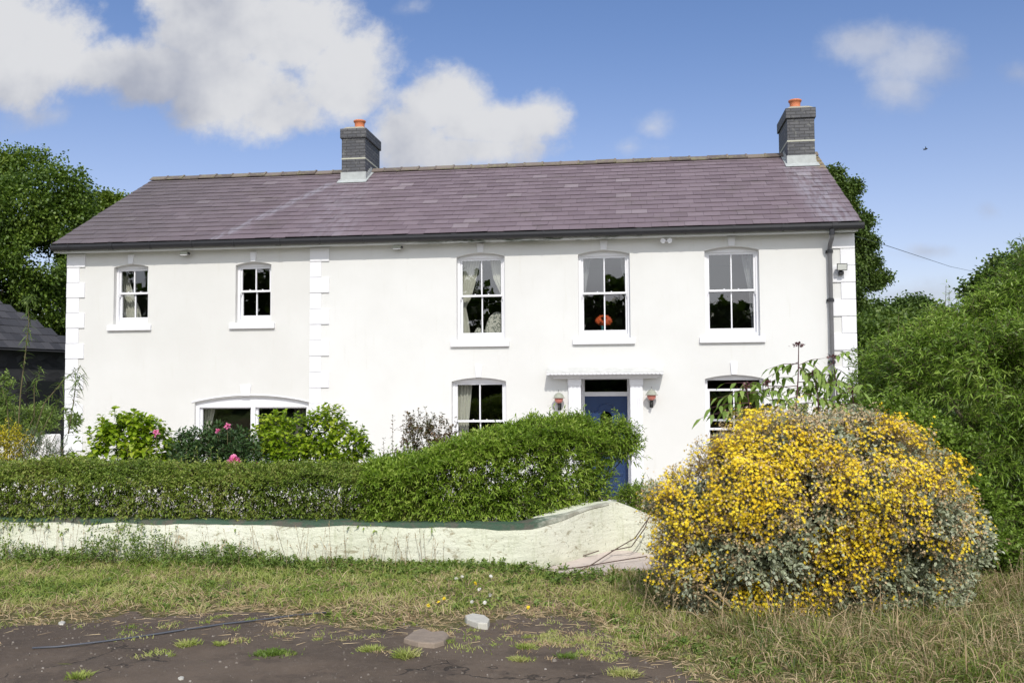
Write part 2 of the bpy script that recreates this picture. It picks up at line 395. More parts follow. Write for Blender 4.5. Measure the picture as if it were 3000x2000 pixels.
def m_brick(name, sc=1.):
    t = mat(name); br = t.new('ShaderNodeTexBrick'); br.offset = .5
    br.inputs['Scale'].default_value = 1; br.inputs['Brick Width'].default_value = .225; br.inputs['Row Height'].default_value = .075; br.inputs['Mortar Size'].default_value = .008
    br.inputs['Color1'].default_value = (.060, .062, .070, 1); br.inputs['Color2'].default_value = (.095, .095, .10, 1); br.inputs['Mortar'].default_value = (.035, .035, .035, 1)
    xs = t.new('ShaderNodeSeparateXYZ'); t.l.new(t.pos, xs.inputs[0]); cb_ = t.new('ShaderNodeCombineXYZ')
    t.l.new(t.math('ADD', xs.outputs[0], xs.outputs[1]), cb_.inputs[0]); t.l.new(xs.outputs[2], cb_.inputs[1]); t.l.new(cb_.outputs[0], br.inputs['Vector'])
    c = t.mix(t.math('MULTIPLY', t.smooth(t.noise(t.pos, 9, 5, .7), .56, .72), .6), br.outputs['Color'], (.23, .23, .20))
    t.l.new(c, t.b.inputs['Base Color']); t.b.inputs['Roughness'].default_value = .7
    bump(t, t.math('ADD', t.math('MULTIPLY', t.math('SUBTRACT', 1., br.outputs['Fac']), 1.), t.math('MULTIPLY', t.noise(t.pos, 60, 3), .3)), .7, .01); return t.m
M_BRICK = m_brick('blue_grey_brick')
M_BAND = simple('pale_band_stone', (.42, .42, .34), .8, .25, 20)
M_LEAD = simple('lead_flashing', (.36, .38, .37), .6, .25, 9, bmp=.4)
M_POT = simple('terracotta', (.52, .17, .075), .75, .2, 12, bmp=.3)
M_CAPM = simple('mortar_flaunching', (.30, .28, .22), .9, .3, 15, bmp=.5)
M_BLUE = simple('blue_door_paint', (.013, .038, .115), .35, .10, 4)
M_BLACK = simple('black_iron', (.012, .012, .012), .4, .2)
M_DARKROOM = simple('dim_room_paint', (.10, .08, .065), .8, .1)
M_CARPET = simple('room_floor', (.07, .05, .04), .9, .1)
M_CURT = simple('cream_curtain_cloth', (.50, .49, .42), .9, .12, 14)
M_DARKCURT = simple('dark_curtain_cloth', (.10, .09, .08), .9, .2, 14)
def m_glass():
    t = mat('window_glass'); ge = t.new('ShaderNodeNewGeometry'); dp = t.new('ShaderNodeVectorMath', operation='DOT_PRODUCT'); t.l.new(ge.outputs['Incoming'], dp.inputs[0]); t.l.new(ge.outputs['Normal'], dp.inputs[1]); fr5 = t.math('POWER', t.math('SUBTRACT', 1., t.math('ABSOLUTE', dp.outputs['Value'])), 5.)
    nb_ = t.new('ShaderNodeBump'); nb_.inputs['Strength'].default_value = .05; nb_.inputs['Distance'].default_value = .02; t.l.new(t.noise(t.pos, 2.2, 2), nb_.inputs['Height'])
    g = t.new('ShaderNodeBsdfGlossy'); g.inputs['Roughness'].default_value = .01; t.l.new(nb_.outputs[0], g.inputs['Normal'])
    tr = t.new('ShaderNodeBsdfTransparent'); tr.inputs[0].default_value = (.86, .88, .87, 1)
    mx = t.new('ShaderNodeMixShader'); t.l.new(t.math('ADD', t.math('MULTIPLY', fr5, .86), .13), mx.inputs[0]); t.l.new(tr.outputs[0], mx.inputs[1]); t.l.new(g.outputs[0], mx.inputs[2])
    t.l.new(mx.outputs[0], t.out.inputs[0]); return t.m
M_GLASS = m_glass()
def m_sheer():
    t = mat('sheer_net'); d = t.b; d.inputs['Base Color'].default_value = (.72, .73, .74, 1); d.inputs['Roughness'].default_value = .9
    tr = t.new('ShaderNodeBsdfTransparent'); mx = t.new('ShaderNodeMixShader')
    t.l.new(t.math('ADD', .45, t.math('MULTIPLY', t.noise(t.mapping(t.pos, scale=(18, 1, 1)), 2, 2), .45)), mx.inputs[0]); t.l.new(d.outputs[0], mx.inputs[1]); t.l.new(tr.outputs[0], mx.inputs[2]); t.l.new(mx.outputs[0], t.out.inputs[0]); return t.m
M_SHEER = m_sheer()
M_FLORAL = None
def m_floral():
    t = mat('floral_upholstery'); n = t.noise(t.pos, 22, 3, .6, 1.2)
    t.l.new(t.mix(t.smooth(n, .50, .56), (.62, .60, .52), (.17, .19, .16)), t.b.inputs['Base Color']); t.b.inputs['Roughness'].default_value = .9; return t.m
M_FLORAL = m_floral()

# ------------------------------------------------------------------ terrain
def gz0(x, y):
    x = np.asarray(x, float); y = np.asarray(y, float)
    z = np.where(y < -9.4, .08+.17*np.clip((-9.4-y)/4.5, 0, 1), .08-.046*(np.minimum(y, 0.)+9.4))
    hill = np.clip((y-22)/60, 0, 1)
    z = z+hill*hill*(3-2*hill)*(3.0+3.5*np.clip((x-5)/40, 0, 1))
    return z
def gz(x, y):
    x = np.asarray(x, float); y = np.asarray(y, float)
    near = ((y > -20) & (y < -5) & (x > 0) & (x < 22))
    return gz0(x, y)+np.where(near, (v2(x, y, 1.3, 2)-.5)*.07+(v2(x, y, 9, 2)-.5)*.018, 0)
def far(a, b, n): return a+np.sign(b-a)*(np.geomspace(1, abs(b-a)+1, n)-1)
xs_ = np.concatenate([far(-4, -1500, 26)[::-1], np.arange(-3, 2, .5), np.arange(2, 19, .1), np.arange(19, 26, .5), far(26, 1500, 26)])
ys_ = np.concatenate([far(-20, -800, 20)[::-1], np.arange(-19, -14.2, .4), np.arange(-14.2, -6, .1), np.arange(-6, 24, 1.), far(24, 2500, 34)])
xs_ = np.unique(xs_.round(4)); ys_ = np.unique(ys_.round(4))
def grid(xs, ys, zf):
    X, Y = np.meshgrid(xs, ys); Z = zf(X, Y); nx = len(xs); V = np.stack([X, Y, Z], -1).reshape(-1, 3)
    j, i = np.meshgrid(np.arange(len(ys)-1), np.arange(nx-1), indexing='ij'); a = (j*nx+i).ravel()
    return V, np.stack([a, a+1, a+nx+1, a+nx], 1)
def m_soil():
    t = mat('turf_and_soil'); n = t.noise(t.pos, 1.6, 5, .6); n2_ = t.noise(t.pos, 9, 4, .6); n3 = t.noise(t.pos, 60, 3, .6)
    c = t.mix(t.smooth(n2_, .35, .65), (.11, .12, .04), (.20, .16, .085)); c = t.mix(t.math('MULTIPLY', t.smooth(n, .5, .65), .6), c, (.20, .155, .10))
    c = t.mix(t.math('MULTIPLY', n3, .5), c, (.05, .045, .025))
    xs = t.new('ShaderNodeSeparateXYZ'); t.l.new(t.pos, xs.inputs[0]); fld = t.math('MAXIMUM', t.smooth(xs.outputs[1], 1., 6.), t.smooth(t.math('MULTIPLY', xs.outputs[1], -1.), 26., 32.)); c = t.mix(fld, c, t.mix(t.noise(t.pos, .08, 5), (.07, .115, .025), (.13, .17, .045)))
    t.l.new(c, t.b.inputs['Base Color']); t.b.inputs['Roughness'].default_value = .95; t.b.inputs['Specular IOR Level'].default_value = .1
    bump(t, t.math('ADD', n2_, n3), .8, .03); return t.m
M_SOIL = m_soil()
V, Fq = grid(xs_, ys_, gz)
g_ = npmesh('ground', V, [Fq], M_SOIL, smooth=True); tag(g_, kind='structure')
# tarmac yard
EDGE = np.array([(2, -12.6), (6.0, -12.6), (7.2, -12.45), (8.2, -12.0), (9.3, -11.9), (10.3, -12.25), (10.8, -12.2), (11.35, -11.7), (11.75, -11.75), (12.0, -12.3), (12.3, -12.8), (12.6, -13.2), (13.2, -13.8), (15, -14.6), (24, -16)])
def edge(x): return np.interp(x, EDGE[:, 0], EDGE[:, 1])
def m_tarmac():
    t = mat('old_tarmac'); n = t.noise(t.pos, 1.1, 7, .68); n2_ = t.noise(t.pos, 220, 2, .7); n4 = t.noise(t.pos, 7, 5, .7)
    c = t.mix(t.smooth(n, .35, .65), (.082, .060, .042), (.125, .093, .066)); c = t.mix(t.math('MULTIPLY', t.smooth(t.noise(t.pos, 28, 6, .75), .5, .7), .55), c, (.155, .125, .098)); c = t.mix(t.math('MULTIPLY', t.smooth(t.noise(t.pos, 3.3, 6, .75), .52, .64), .5), c, (.052, .038, .028))
    c = t.mix(t.math('MULTIPLY', t.smooth(n2_, .56, .72), .4), c, (.19, .165, .145)); c = t.mix(t.math('MULTIPLY', t.smooth(n4, .55, .75), .55), c, (.060, .043, .033))
    xs = t.new('ShaderNodeSeparateXYZ'); t.l.new(t.pos, xs.inputs[0])
    dirt = t.math('MULTIPLY', t.math('SUBTRACT', 1., t.smooth(t.math('ADD', xs.outputs[0], t.math('MULTIPLY', n4, 1.5)), 7.6, 9.6)), t.smooth(n, .3, .5))
    c = t.mix(t.math('MULTIPLY', dirt, .7), c, (.052, .036, .026))
    vo = t.new('ShaderNodeTexVoronoi', feature='DISTANCE_TO_EDGE'); vo.inputs['Scale'].default_value = .55
    wv = t.new('ShaderNodeVectorMath', operation='ADD'); t.l.new(t.pos, wv.inputs[0]); cx_ = t.new('ShaderNodeTexNoise'); cx_.inputs['Scale'].default_value = 3; cx_.inputs['Detail'].default_value = 4; t.l.new(t.pos, cx_.inputs['Vector']); t.l.new(cx_.outputs['Color'], wv.inputs[1]); t.l.new(wv.outputs[0], vo.inputs['Vector'])
    crack = t.math('MULTIPLY', t.math('SUBTRACT', 1., t.smooth(vo.outputs['Distance'], .0, .012)), t.smooth(t.noise(t.pos, .8, 2), .5, .6))
    c = t.mix(t.math('MULTIPLY', crack, .7), c, (.018, .015, .012))
    t.l.new(c, t.b.inputs['Base Color']); t.b.inputs['Roughness'].default_value = .85; t.b.inputs['Specular IOR Level'].default_value = .3
    bump(t, t.math('SUBTRACT', t.math('ADD', t.math('MULTIPLY', n2_, .6), n4), t.math('MULTIPLY', crack, 2)), .6, .008); return t.m
tx = np.arange(1.5, 24, .05); ty = np.concatenate([np.arange(-19, -14.2, .4), np.arange(-14.2, -11.3, .05)])
def tz(x, y): return gz(x, y)+.005
V, Fq = grid(tx, ty, tz); cen = V[Fq].mean(1)
keep = cen[:, 1] < edge(cen[:, 0])+(v2(cen[:, 0], cen[:, 1], 2.2, 3)-.5)*.9
used = np.unique(Fq[keep]); remap = -np.ones(len(V), int); remap[used] = np.arange(len(used))
tag(npmesh('driveway', V[used], [remap[Fq[keep]]], m_tarmac(), smooth=True), kind='structure')
# garden path of pale paving between the hedge and the house
V, Fq = grid(np.arange(-3, 18.6, .3), np.array([-6.2, -5, -4, -3, -2, -1, -.02]), lambda x, y: gz0(x, y)+.03)
tag(npmesh('path', V, [Fq], simple('pale_paving', (.46, .42, .38), .85, .2, 3, bmp=.4)), kind='structure')

# ------------------------------------------------------------------ the house
XL, XR, ZB, ZT = 0., 16.46, -.5, 5.0
house = empty('farmhouse', (8.23, 0, -.35), 'long two storey cream rendered farmhouse with purple slate roof and blue front door', 'house')
def arch(x0, x1, z0, zs, rise, e=0., n=10):
    x0 -= e; x1 += e; z0 -= e; zs += e*.4; rise += e*.6
    if rise <= 0: return [(x0, z0), (x1, z0), (x1, zs), (x0, zs)]
    h = (x1-x0)/2; rad = (h*h+rise*rise)/(2*rise); cx = (x0+x1)/2; cz = zs+rise-rad; a0 = math.asin(h/rad)
    return [(x0, z0), (x1, z0)]+[(cx+rad*math.sin(a0-2*a0*k/n), cz+rad*math.cos(a0-2*a0*k/n)) for k in range(n+1)]
WIN = {  # x0, x1, z0, spring, rise
 'ws1': (1.065, 1.855, 3.33, 4.575, .06), 'ws2': (3.83, 4.62, 3.33, 4.56, .06),
 'w1': (8.60, 9.60, 2.89, 4.615, .075), 'w2': (11.10, 12.135, 2.91, 4.605, .075), 'w3': (13.61, 14.665, 2.91, 4.615, .075),
 'g1': (8.49, 9.615, .30, 2.06, .075), 'g3': (13.58, 14.71, .30, 2.075, .075), 'big': (2.94, 5.455, .35, 1.65, .13), 'door': (11.125, 12.10, -.34, 2.11, 0)}
mb = MB(); mb.plate([(XL, ZB), (XR, ZB), (XR, ZT), (XL, ZT)], [arch(*WIN[k]) for k in WIN], 0, .32)
YB = 7.78; zr = 7.40
mb.extr([(.32, ZB), (YB, ZB), (YB, 4.98), (3.89, zr-.12), (.32, 5.30)], XL, XL+.3, 'x'); mb.extr([(.32, ZB), (YB, ZB), (YB, 4.98), (3.89, zr-.12), (.32, 5.30)], XR-.3, XR, 'x')
mb.box(XL+.3, XR-.3, YB-.3, YB, ZB, ZT)
mb.build('wall', M_WALL, house)
mb = MB(); mb.box(XL+.31, XR-.31, .33, YB-.31, 2.45, 2.68); mb.box(XL+.31, XR-.31, .33, YB-.31, -.36, -.30); mb.box(XL+.31, XR-.31, .33, YB-.31, 4.85, 4.95)
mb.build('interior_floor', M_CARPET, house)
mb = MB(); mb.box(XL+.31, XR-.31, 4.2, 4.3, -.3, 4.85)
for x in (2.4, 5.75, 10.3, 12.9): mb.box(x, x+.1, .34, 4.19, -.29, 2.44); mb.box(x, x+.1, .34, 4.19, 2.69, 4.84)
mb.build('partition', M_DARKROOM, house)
# quoins: alternating long and short blocks with a small joint
Bk = .33; ZK = 4.262
def quoin(x_out, side, lng, sht, xalt=None):
    mb = MB(); top = 4.885
    zz = [(top, ZK+Bk, 'L')]; k = -1
    while ZK-k*Bk > -.3:
        zz.append((ZK-k*Bk, max(ZK-(k+1)*Bk, -.38), 'S' if k % 2 else 'L')); k += 1
    for (a, b, t) in zz:
        wd = lng if t == 'L' else sht; e = .004
        x0, x1 = (x_out-.022, x_out+wd) if side > 0 else (x_out-wd, x_out+.022)
        if xalt: x0, x1 = xalt, x_out+wd
        mb.box(x0, x1, -.028 if t == 'L' else -.020, .006, b+e, a-e)
        if not xalt:   # returns round the corner on the gable
            (mb.box(x_out-.022, x_out+.006, .006, wd*.8, b+e, a-e) if side > 0 else mb.box(x_out-.006, x_out+.022, .006, wd*.8, b+e, a-e))
    mb.build('quoin_strip', M_QUOIN, house, bevel=.004)
quoin(0, 1, .40, .27); quoin(16.46, -1, .46, .25); quoin(5.47, 1, .42, .25, xalt=5.475)
# windows
def rect(x0, x1, z0, z1): return [(x0, z0), (x1, z0), (x1, z1), (x0, z1)]
def sash_window(key, drop=0., sill=True, side=.055, bot=.075, key_w=.13):
    x0, x1, z0, zs, rise = WIN[key]
    mb = MB(); hx0, hx1, hz0, hz1 = x0+side, x1-side, z0+bot, zs-.025
    mb.plate(arch(x0, x1, z0, zs, rise, .004), [rect(hx0, hx1, hz0, hz1)], .115, .27)
    fr = mb.build('window', M_WHITE, house, bevel=.004)
    mid = (hz0+hz1)/2+.045; cx = (hx0+hx1)/2
    for nm, za, zb_, y, br, tr in (('upper_sash', mid-.02-drop, hz1-drop, .14, .04, .042), ('lower_sash', hz0, mid+.022, .19, .095, .040)):
        m = MB(); st = .042; g = .013
        m.plate(rect(hx0+.001, hx1-.001, za, zb_), [rect(hx0+st, cx-g, za+br, zb_-tr), rect(cx+g, hx1-st, za+br, zb_-tr)], y, y+.04)
        s_ = m.build(nm, M_WHITE, fr, bevel=.003)
        m = MB(); yy = y+.018
        for a, b in ((hx0+st-.004, cx-g+.004), (cx+g-.004, hx1-st+.004)):
            t1, t2 = random.uniform(-.004, .004), random.uniform(-.004, .004)
            m.add([(a, yy+t1, za+br-.004), (b, yy-t1+t2, za+br-.004), (b, yy-t1, zb_-tr+.004), (a, yy+t1-t2, zb_-tr+.004)], [(0, 1, 2, 3)])
        m.build('pane', M_GLASS, fr)
    for x in (cx-.14, cx+.14): m = MB(); m.box(x-.012, x+.012, .150, .188, mid+.023, mid+.04); m.build('sash_catch', M_WHITE, fr)
    for x in (hx0+.012, hx1-.012): m = MB(); m.extr([(x-.012, mid-.021-drop), (x+.012, mid-.021-drop), (x+.006, mid-.085-drop), (x-.006, mid-.085-drop)], .142, .175); m.build('sash_horn', M_WHITE, fr)
    if sill:
        m = MB(); sx0, sx1 = (x0-.12, x1+.09)
        m.hexa([(sx0, -.062, z0-.125), (sx1, -.062, z0-.125), (sx1, .11, z0-.125), (sx0, .11, z0-.125), (sx0, -.062, z0-.012), (sx1, -.062, z0-.012), (sx1, .118, z0+.012), (sx0, .118, z0+.012)])
        m.build('sill', M_QUOIN, fr, bevel=.008)
    if key_w:
        m = MB(); kx = (x0+x1)/2; zt = zs+rise+.008; h = .9; top_ = min(4.884, zt+.20) if zs > 3 else zt+.24
        m.extr([(kx-key_w*.42, zt), (kx+key_w*.42, zt), (kx+key_w*.55, top_), (kx-key_w*.55, top_)], -.035, .006); m.build('keystone', M_QUOIN, house, bevel=.004)
    return fr
for k in ('ws1', 'ws2', 'w1', 'w2', 'w3'): sash_window(k, side=.05 if k[1] == 's' else .055, key_w=.12 if k[1] == 's' else .14)
sash_window('g1'); sash_window('g3', drop=.17)
# wide ground floor window of two plain lights
x0, x1, z0, zs, rise = WIN['big']
mb = MB(); mb.plate(arch(x0, x1, z0, zs, rise, .004), [rect(x0+.075, 4.165, z0+.08, zs-.10), rect(4.255, x1-.07, z0+.08, zs-.10)], .07, .2); fr = mb.build('window', M_WHITE, house, bevel=.004)
for a, b, yy in ((x0+.074, 4.166, .13), (4.254, x1-.069, .14)):
    m = MB(); m.plate(rect(a, b, z0+.079, zs-.099), [rect(a+.045, b-.035, z0+.15, zs-.125)], yy, yy+.05); m.build('casement', M_WHITE, fr, bevel=.004)
    m = MB(); m.add([(a+.04, yy+.02, z0+.14), (b-.03, yy+.022, z0+.14), (b-.03, yy+.018, zs-.12), (a+.04, yy+.02, zs-.12)], [(0, 1, 2, 3)]); m.build('pane', M_GLASS, fr)
m = MB(); m.box(x0-.1, x1+.08, -.06, .069, z0-.12, z0); m.build('sill', M_QUOIN, fr, bevel=.008)
m = MB(); m.extr([(4.08-.09, 1.79), (4.08+.09, 1.79), (4.08+.12, 2.02), (4.08-.12, 2.02)], -.035, .006); m.build('keystone', M_QUOIN, house, bevel=.004)
# drip bead over the wide window
m = MB(); a = arch(x0-.06, x1+.02, z0, zs, rise+.02)[2:]; m.tube([(p[0], -.008, p[1]+.012) for p in a], .014, 6); m.build('drip_bead', M_QUOIN, house)
# door
dx0, dx1 = 11.125, 12.10
DY = .34
mb = MB(); mb.plate(rect(dx0-.003, dx1+.003, -.34, 2.113), [rect(dx0+.055, dx1-.05, -.30, 1.742), rect(dx0+.055, dx1-.05, 1.832, 2.085)], .12+DY, .22+DY)
for jx in ((dx0-.03, dx0-.001), (dx1+.001, dx1+.03)): mb.box(jx[0], jx[1], .3205, .22+DY, -.34, 2.14)
mb.box(dx0-.03, dx1+.03, .3205, .22+DY, 2.1145, 2.14)
door = mb.build('door_frame', M_WHITE, house, bevel=.004)
mb = MB(); a, b, z0, z1 = dx0+.057, dx1-.052, -.297, 1.742; cx = (a+b)/2
def leaf_arch(x0, x1, z0, z1): return arch(x0, x1, z0, z1, (x1-x0)*.42, n=14)
og = leaf_arch(cx-.12, cx+.12, .82, 1.33)
mb.plate(rect(a, b, z0, z1), [og], .15+DY, .20+DY)
leaf = mb.build('door', M_BLUE, house, bevel=.003)
m = MB()
def ring(poly, grow, y0, y1):
    c = (sum(p[0] for p in poly)/len(poly), sum(p[1] for p in poly)/len(poly))
    big_ = [(c[0]+(p[0]-c[0])*(1+grow), c[1]+(p[1]-c[1])*(1+grow)) for p in poly]; m.plate(big_, [poly], y0, y1)
ring(leaf_arch(cx-.135, cx+.135, .80, 1.34), .10, .135+DY, .149+DY)
sw = [(cx-.30, 1.22), (cx-.29, 1.42), (cx-.20, 1.43), (cx-.13, 1.55), (cx, 1.60), (cx+.13, 1.55), (cx+.20, 1.43), (cx+.29, 1.42), (cx+.30, 1.22)]
m.tube([(p[0], .147+DY, p[1]) for p in sw], .012, 6)
for px in (cx-.2, cx+.2):
    for (pa, pb) in ((-.20, .12), (.18, .62)): ring(rect(px-.13, px+.13, pa, pb), .12, .135+DY, .149+DY); m.box(px-.09, px+.09, .14+DY, .149+DY, pa+.05, pb-.05)
m.build('door_moulding', M_BLUE, leaf, bevel=.002)
m = MB(); m.add([(p[0], .175+DY, p[1]) for p in og], [tuple(range(len(og)))]); m.build('door_light', M_GLASS, leaf)
m = MB(); m.add([(dx0+.04, .17+DY, 1.83), (dx1-.04, .17+DY, 1.83), (dx1-.04, .168+DY, 2.09), (dx0+.04, .17+DY, 2.09)], [(0, 1, 2, 3)]); m.build('transom_light', M_GLASS, door)
m = MB(); m.box(a+.04, a+.06, .10+DY, .15+DY, .86, .90); m.box(a+.03, a+.14, .09+DY, .11+DY, .87, .89); m.build('door_handle', simple('brass', (.5, .35, .12), .3, .1, metal=.9), leaf)
m = MB(); m.box(dx0-.12, dx1+.12, -.35, -.001, -.42, -.342); m.box(dx0-.03, dx1+.03, .0, .56, -.42, -.3405); m.build('door_step', simple('step_stone', (.35, .34, .31), .85, .2, 8), house, bevel=.01)
# pilasters (fluted) and canopy
for pa, pb in ((10.885, 11.135), (12.115, 12.36)):
    m = MB(); m.box(pa, pb, -.075, .005, -.35, 2.10); m.box(pa-.02, pb+.02, -.095, -.076, -.35, -.10); m.box(pa-.012, pb+.012, -.090, -.0755, 1.96, 2.10)
    n_ = 5
    for i in range(n_):
        xx = pa+.035+(pb-pa-.07)*(i+.5)/n_; m.box(xx-.013, xx+.013, -.086, -.0755, .0, 1.72)
    m.build('pilaster', M_WHITE, house, bevel=.003)
m = MB(); xa, xb = 10.47, 12.77
m.box(xa+.12, xb-.12, -.16, .005, 2.10, 2.135); m.box(xa+.08, xb-.08, -.22, .005, 2.136, 2.165); m.box(xa+.03, xb-.03, -.28, .005, 2.166, 2.195)
can = m.build('canopy', M_WHITE, house, bevel=.004)
m = MB(); m.hexa([(xa, -.34, 2.197), (xb, -.34, 2.197), (xb, .004, 2.197), (xa, .004, 2.197), (xa, -.34, 2.222), (xb, -.34, 2.222), (xb, .004, 2.325), (xa, .004, 2.325)])
m.build('lead_roof', simple('weathered_canopy_top', (.50, .50, .48), .75, .3, 9, bmp=.6), can)
m = MB(); n_ = 30
for i in range(n_):
    a = xa+(xb-xa)*i/n_; m.extr([(a+.004, 2.205), (a+.004, 2.185), (a+.038, 2.168), (a+.072, 2.185), (a+.072, 2.205)], -.352, -.341)
m.build('scalloped_edge', M_WHITE, can)

# roof
ang = math.atan2(zr-5.07, 3.891+.30); SL = math.hypot(zr-5.07, 3.891+.30); cs, sn = math.cos(ang), math.sin(ang)
RX0, RX1 = -.205, 16.56
m = MB(); m.extr([(-.26, 5.03), (3.89, zr-.04), (8.04, 5.03), (8.04, 4.99), (3.89, zr-.12), (-.26, 4.99)], RX0+.02, RX1-.02, 'x')
roof = m.build('roof', simple('roof_underlay', (.03, .03, .03), .9), house)
m = MB(); rows = 17; g_a = SL/rows
def rp(x, s, h, side=1):   # point on a slope: s along slope from eave, h above
    y = -.30+s*cs-h*sn; z = 5.055+s*sn+h*cs
    return (x, y if side > 0 else 2*3.891-y, z)
for side in (1, -1):
    for r in range(rows):
        x = RX0-(.165 if r % 2 else 0); s0 = r*g_a
        while x < RX1:
            wd = .33*random.uniform(.97, 1.03); a, b = max(x+.002, RX0+random.uniform(-.01, .008)), min(x+wd-.002, RX1+random.uniform(-.008, .01))
            if b-a > .03:
                s1 = min(s0+g_a*1.12, SL+.02); lift = .020+random.uniform(-.002, .005); d0 = random.uniform(-.007, .007)-(random.random() < .02)*.03
                t = .007; p = [rp(a, s0+d0, lift, side), rp(b, s0+d0+random.uniform(-.003, .003), lift+random.uniform(-.002, .002), side), rp(b, s1, .006, side), rp(a, s1, .006, side)]
                q = [rp(a, s0+d0, lift+t, side), rp(b, s0+d0, lift+t, side), rp(b, s1, .006+t, side), rp(a, s1, .006+t, side)]
                m.hexa(p+q if side > 0 else [p[1], p[0], p[3], p[2], q[1], q[0], q[3], q[2]])
            x += wd
m.build('slates', M_SLATE, roof)
m = MB(); x = RX0+.0
while x < RX1-.05:
    L_ = .445; b = min(x+L_, RX1); dz = random.uniform(-.008, .010)
    for sgn in (1, -1):
        yy = [(3.891, zr+.075+dz), (3.891-sgn*.17, zr-.035+dz), (3.891-sgn*.165, zr-.055+dz), (3.891, zr+.05+dz)]
        m.extr(yy, x+.004, b-.004, 'x')
        if b < RX1-.1: m.extr([(p[0], p[1]+.016) for p in yy], b-.045, b+.002, 'x')
    x += L_
m.build('ridge_tiles', M_RIDGE, roof)
# fascia, soffit, bargeboards, gutter
m = MB(); m.box(RX0+.03, RX1-.06, -.262, -.235, 4.885, 5.03); m.build('fascia', M_FASCIA, house)
m = MB(); m.box(RX0+.035, RX1-.065, -.2345, -.001, 4.90, 4.912); m.build('soffit', M_FASCIA, house)
for xx, sd in ((RX0+.03, 1), (RX1-.06, -1)):
    m = MB(); m.extr([(-.25, 4.93), (3.891, zr-.16), (8.03, 4.93), (8.03, 5.02), (3.891, zr-.03), (-.25, 5.02)], xx-.012, xx+.012, 'x'); m.build('bargeboard', M_FASCIA, house)
m = MB(); prof = [(-.266, 5.045), (-.268, 4.955), (-.285, 4.925), (-.33, 4.918), (-.362, 4.945), (-.372, 4.985), (-.372, 5.04), (-.366, 5.04), (-.364, 4.99), (-.35, 4.955), (-.325, 4.932), (-.29, 4.937), (-.276, 4.96), (-.273, 5.045)]
m.extr(prof, RX0+.01, RX1+.035, 'x'); gut = m.build('gutter', M_GUTTER, house)
m = MB()
x = RX0+.4; i = 0
while x < RX1:
    wd = .10 if i % 4 == 1 else .028; o_ = .006
    m = MB(); m.extr([(-.264, 5.052), (-.264, 4.95), (-.285, 4.917), (-.335, 4.91), (-.370, 4.94), (-.380, 4.985), (-.380, 5.048), (-.367, 5.048)], x, x+wd, 'x'); m.build('bracket', M_GUTTER, gut)
    x += .93; i += 1
m = MB(); m.tube([(16.0, -.325, 4.92), (16.0, -.325, 4.83), (16.0, -.30, 4.76), (16.0, -.12, 4.66), (16.0, -.085, 4.58), (16.0, -.085, 2.0), (16.0, -.085, -.33)], .042, 12)
pipe = m.build('downpipe', M_PIPE, house, smooth=True)
m = MB()
for z in (4.50, 3.55, 2.35, .9): m = MB(); m.tube([(16.0, -.085, z), (16.0, -.085, z+.07)], .050, 12); m.box(15.93, 16.07, -.045, -.001, z+.01, z+.06); m.build('pipe_collar', M_GUTTER, pipe)
m = MB(); m.tube([(16.0, -.325, 4.925), (16.0, -.325, 4.82)], .052, 12); m.build('pipe_outlet', M_GUTTER, pipe)

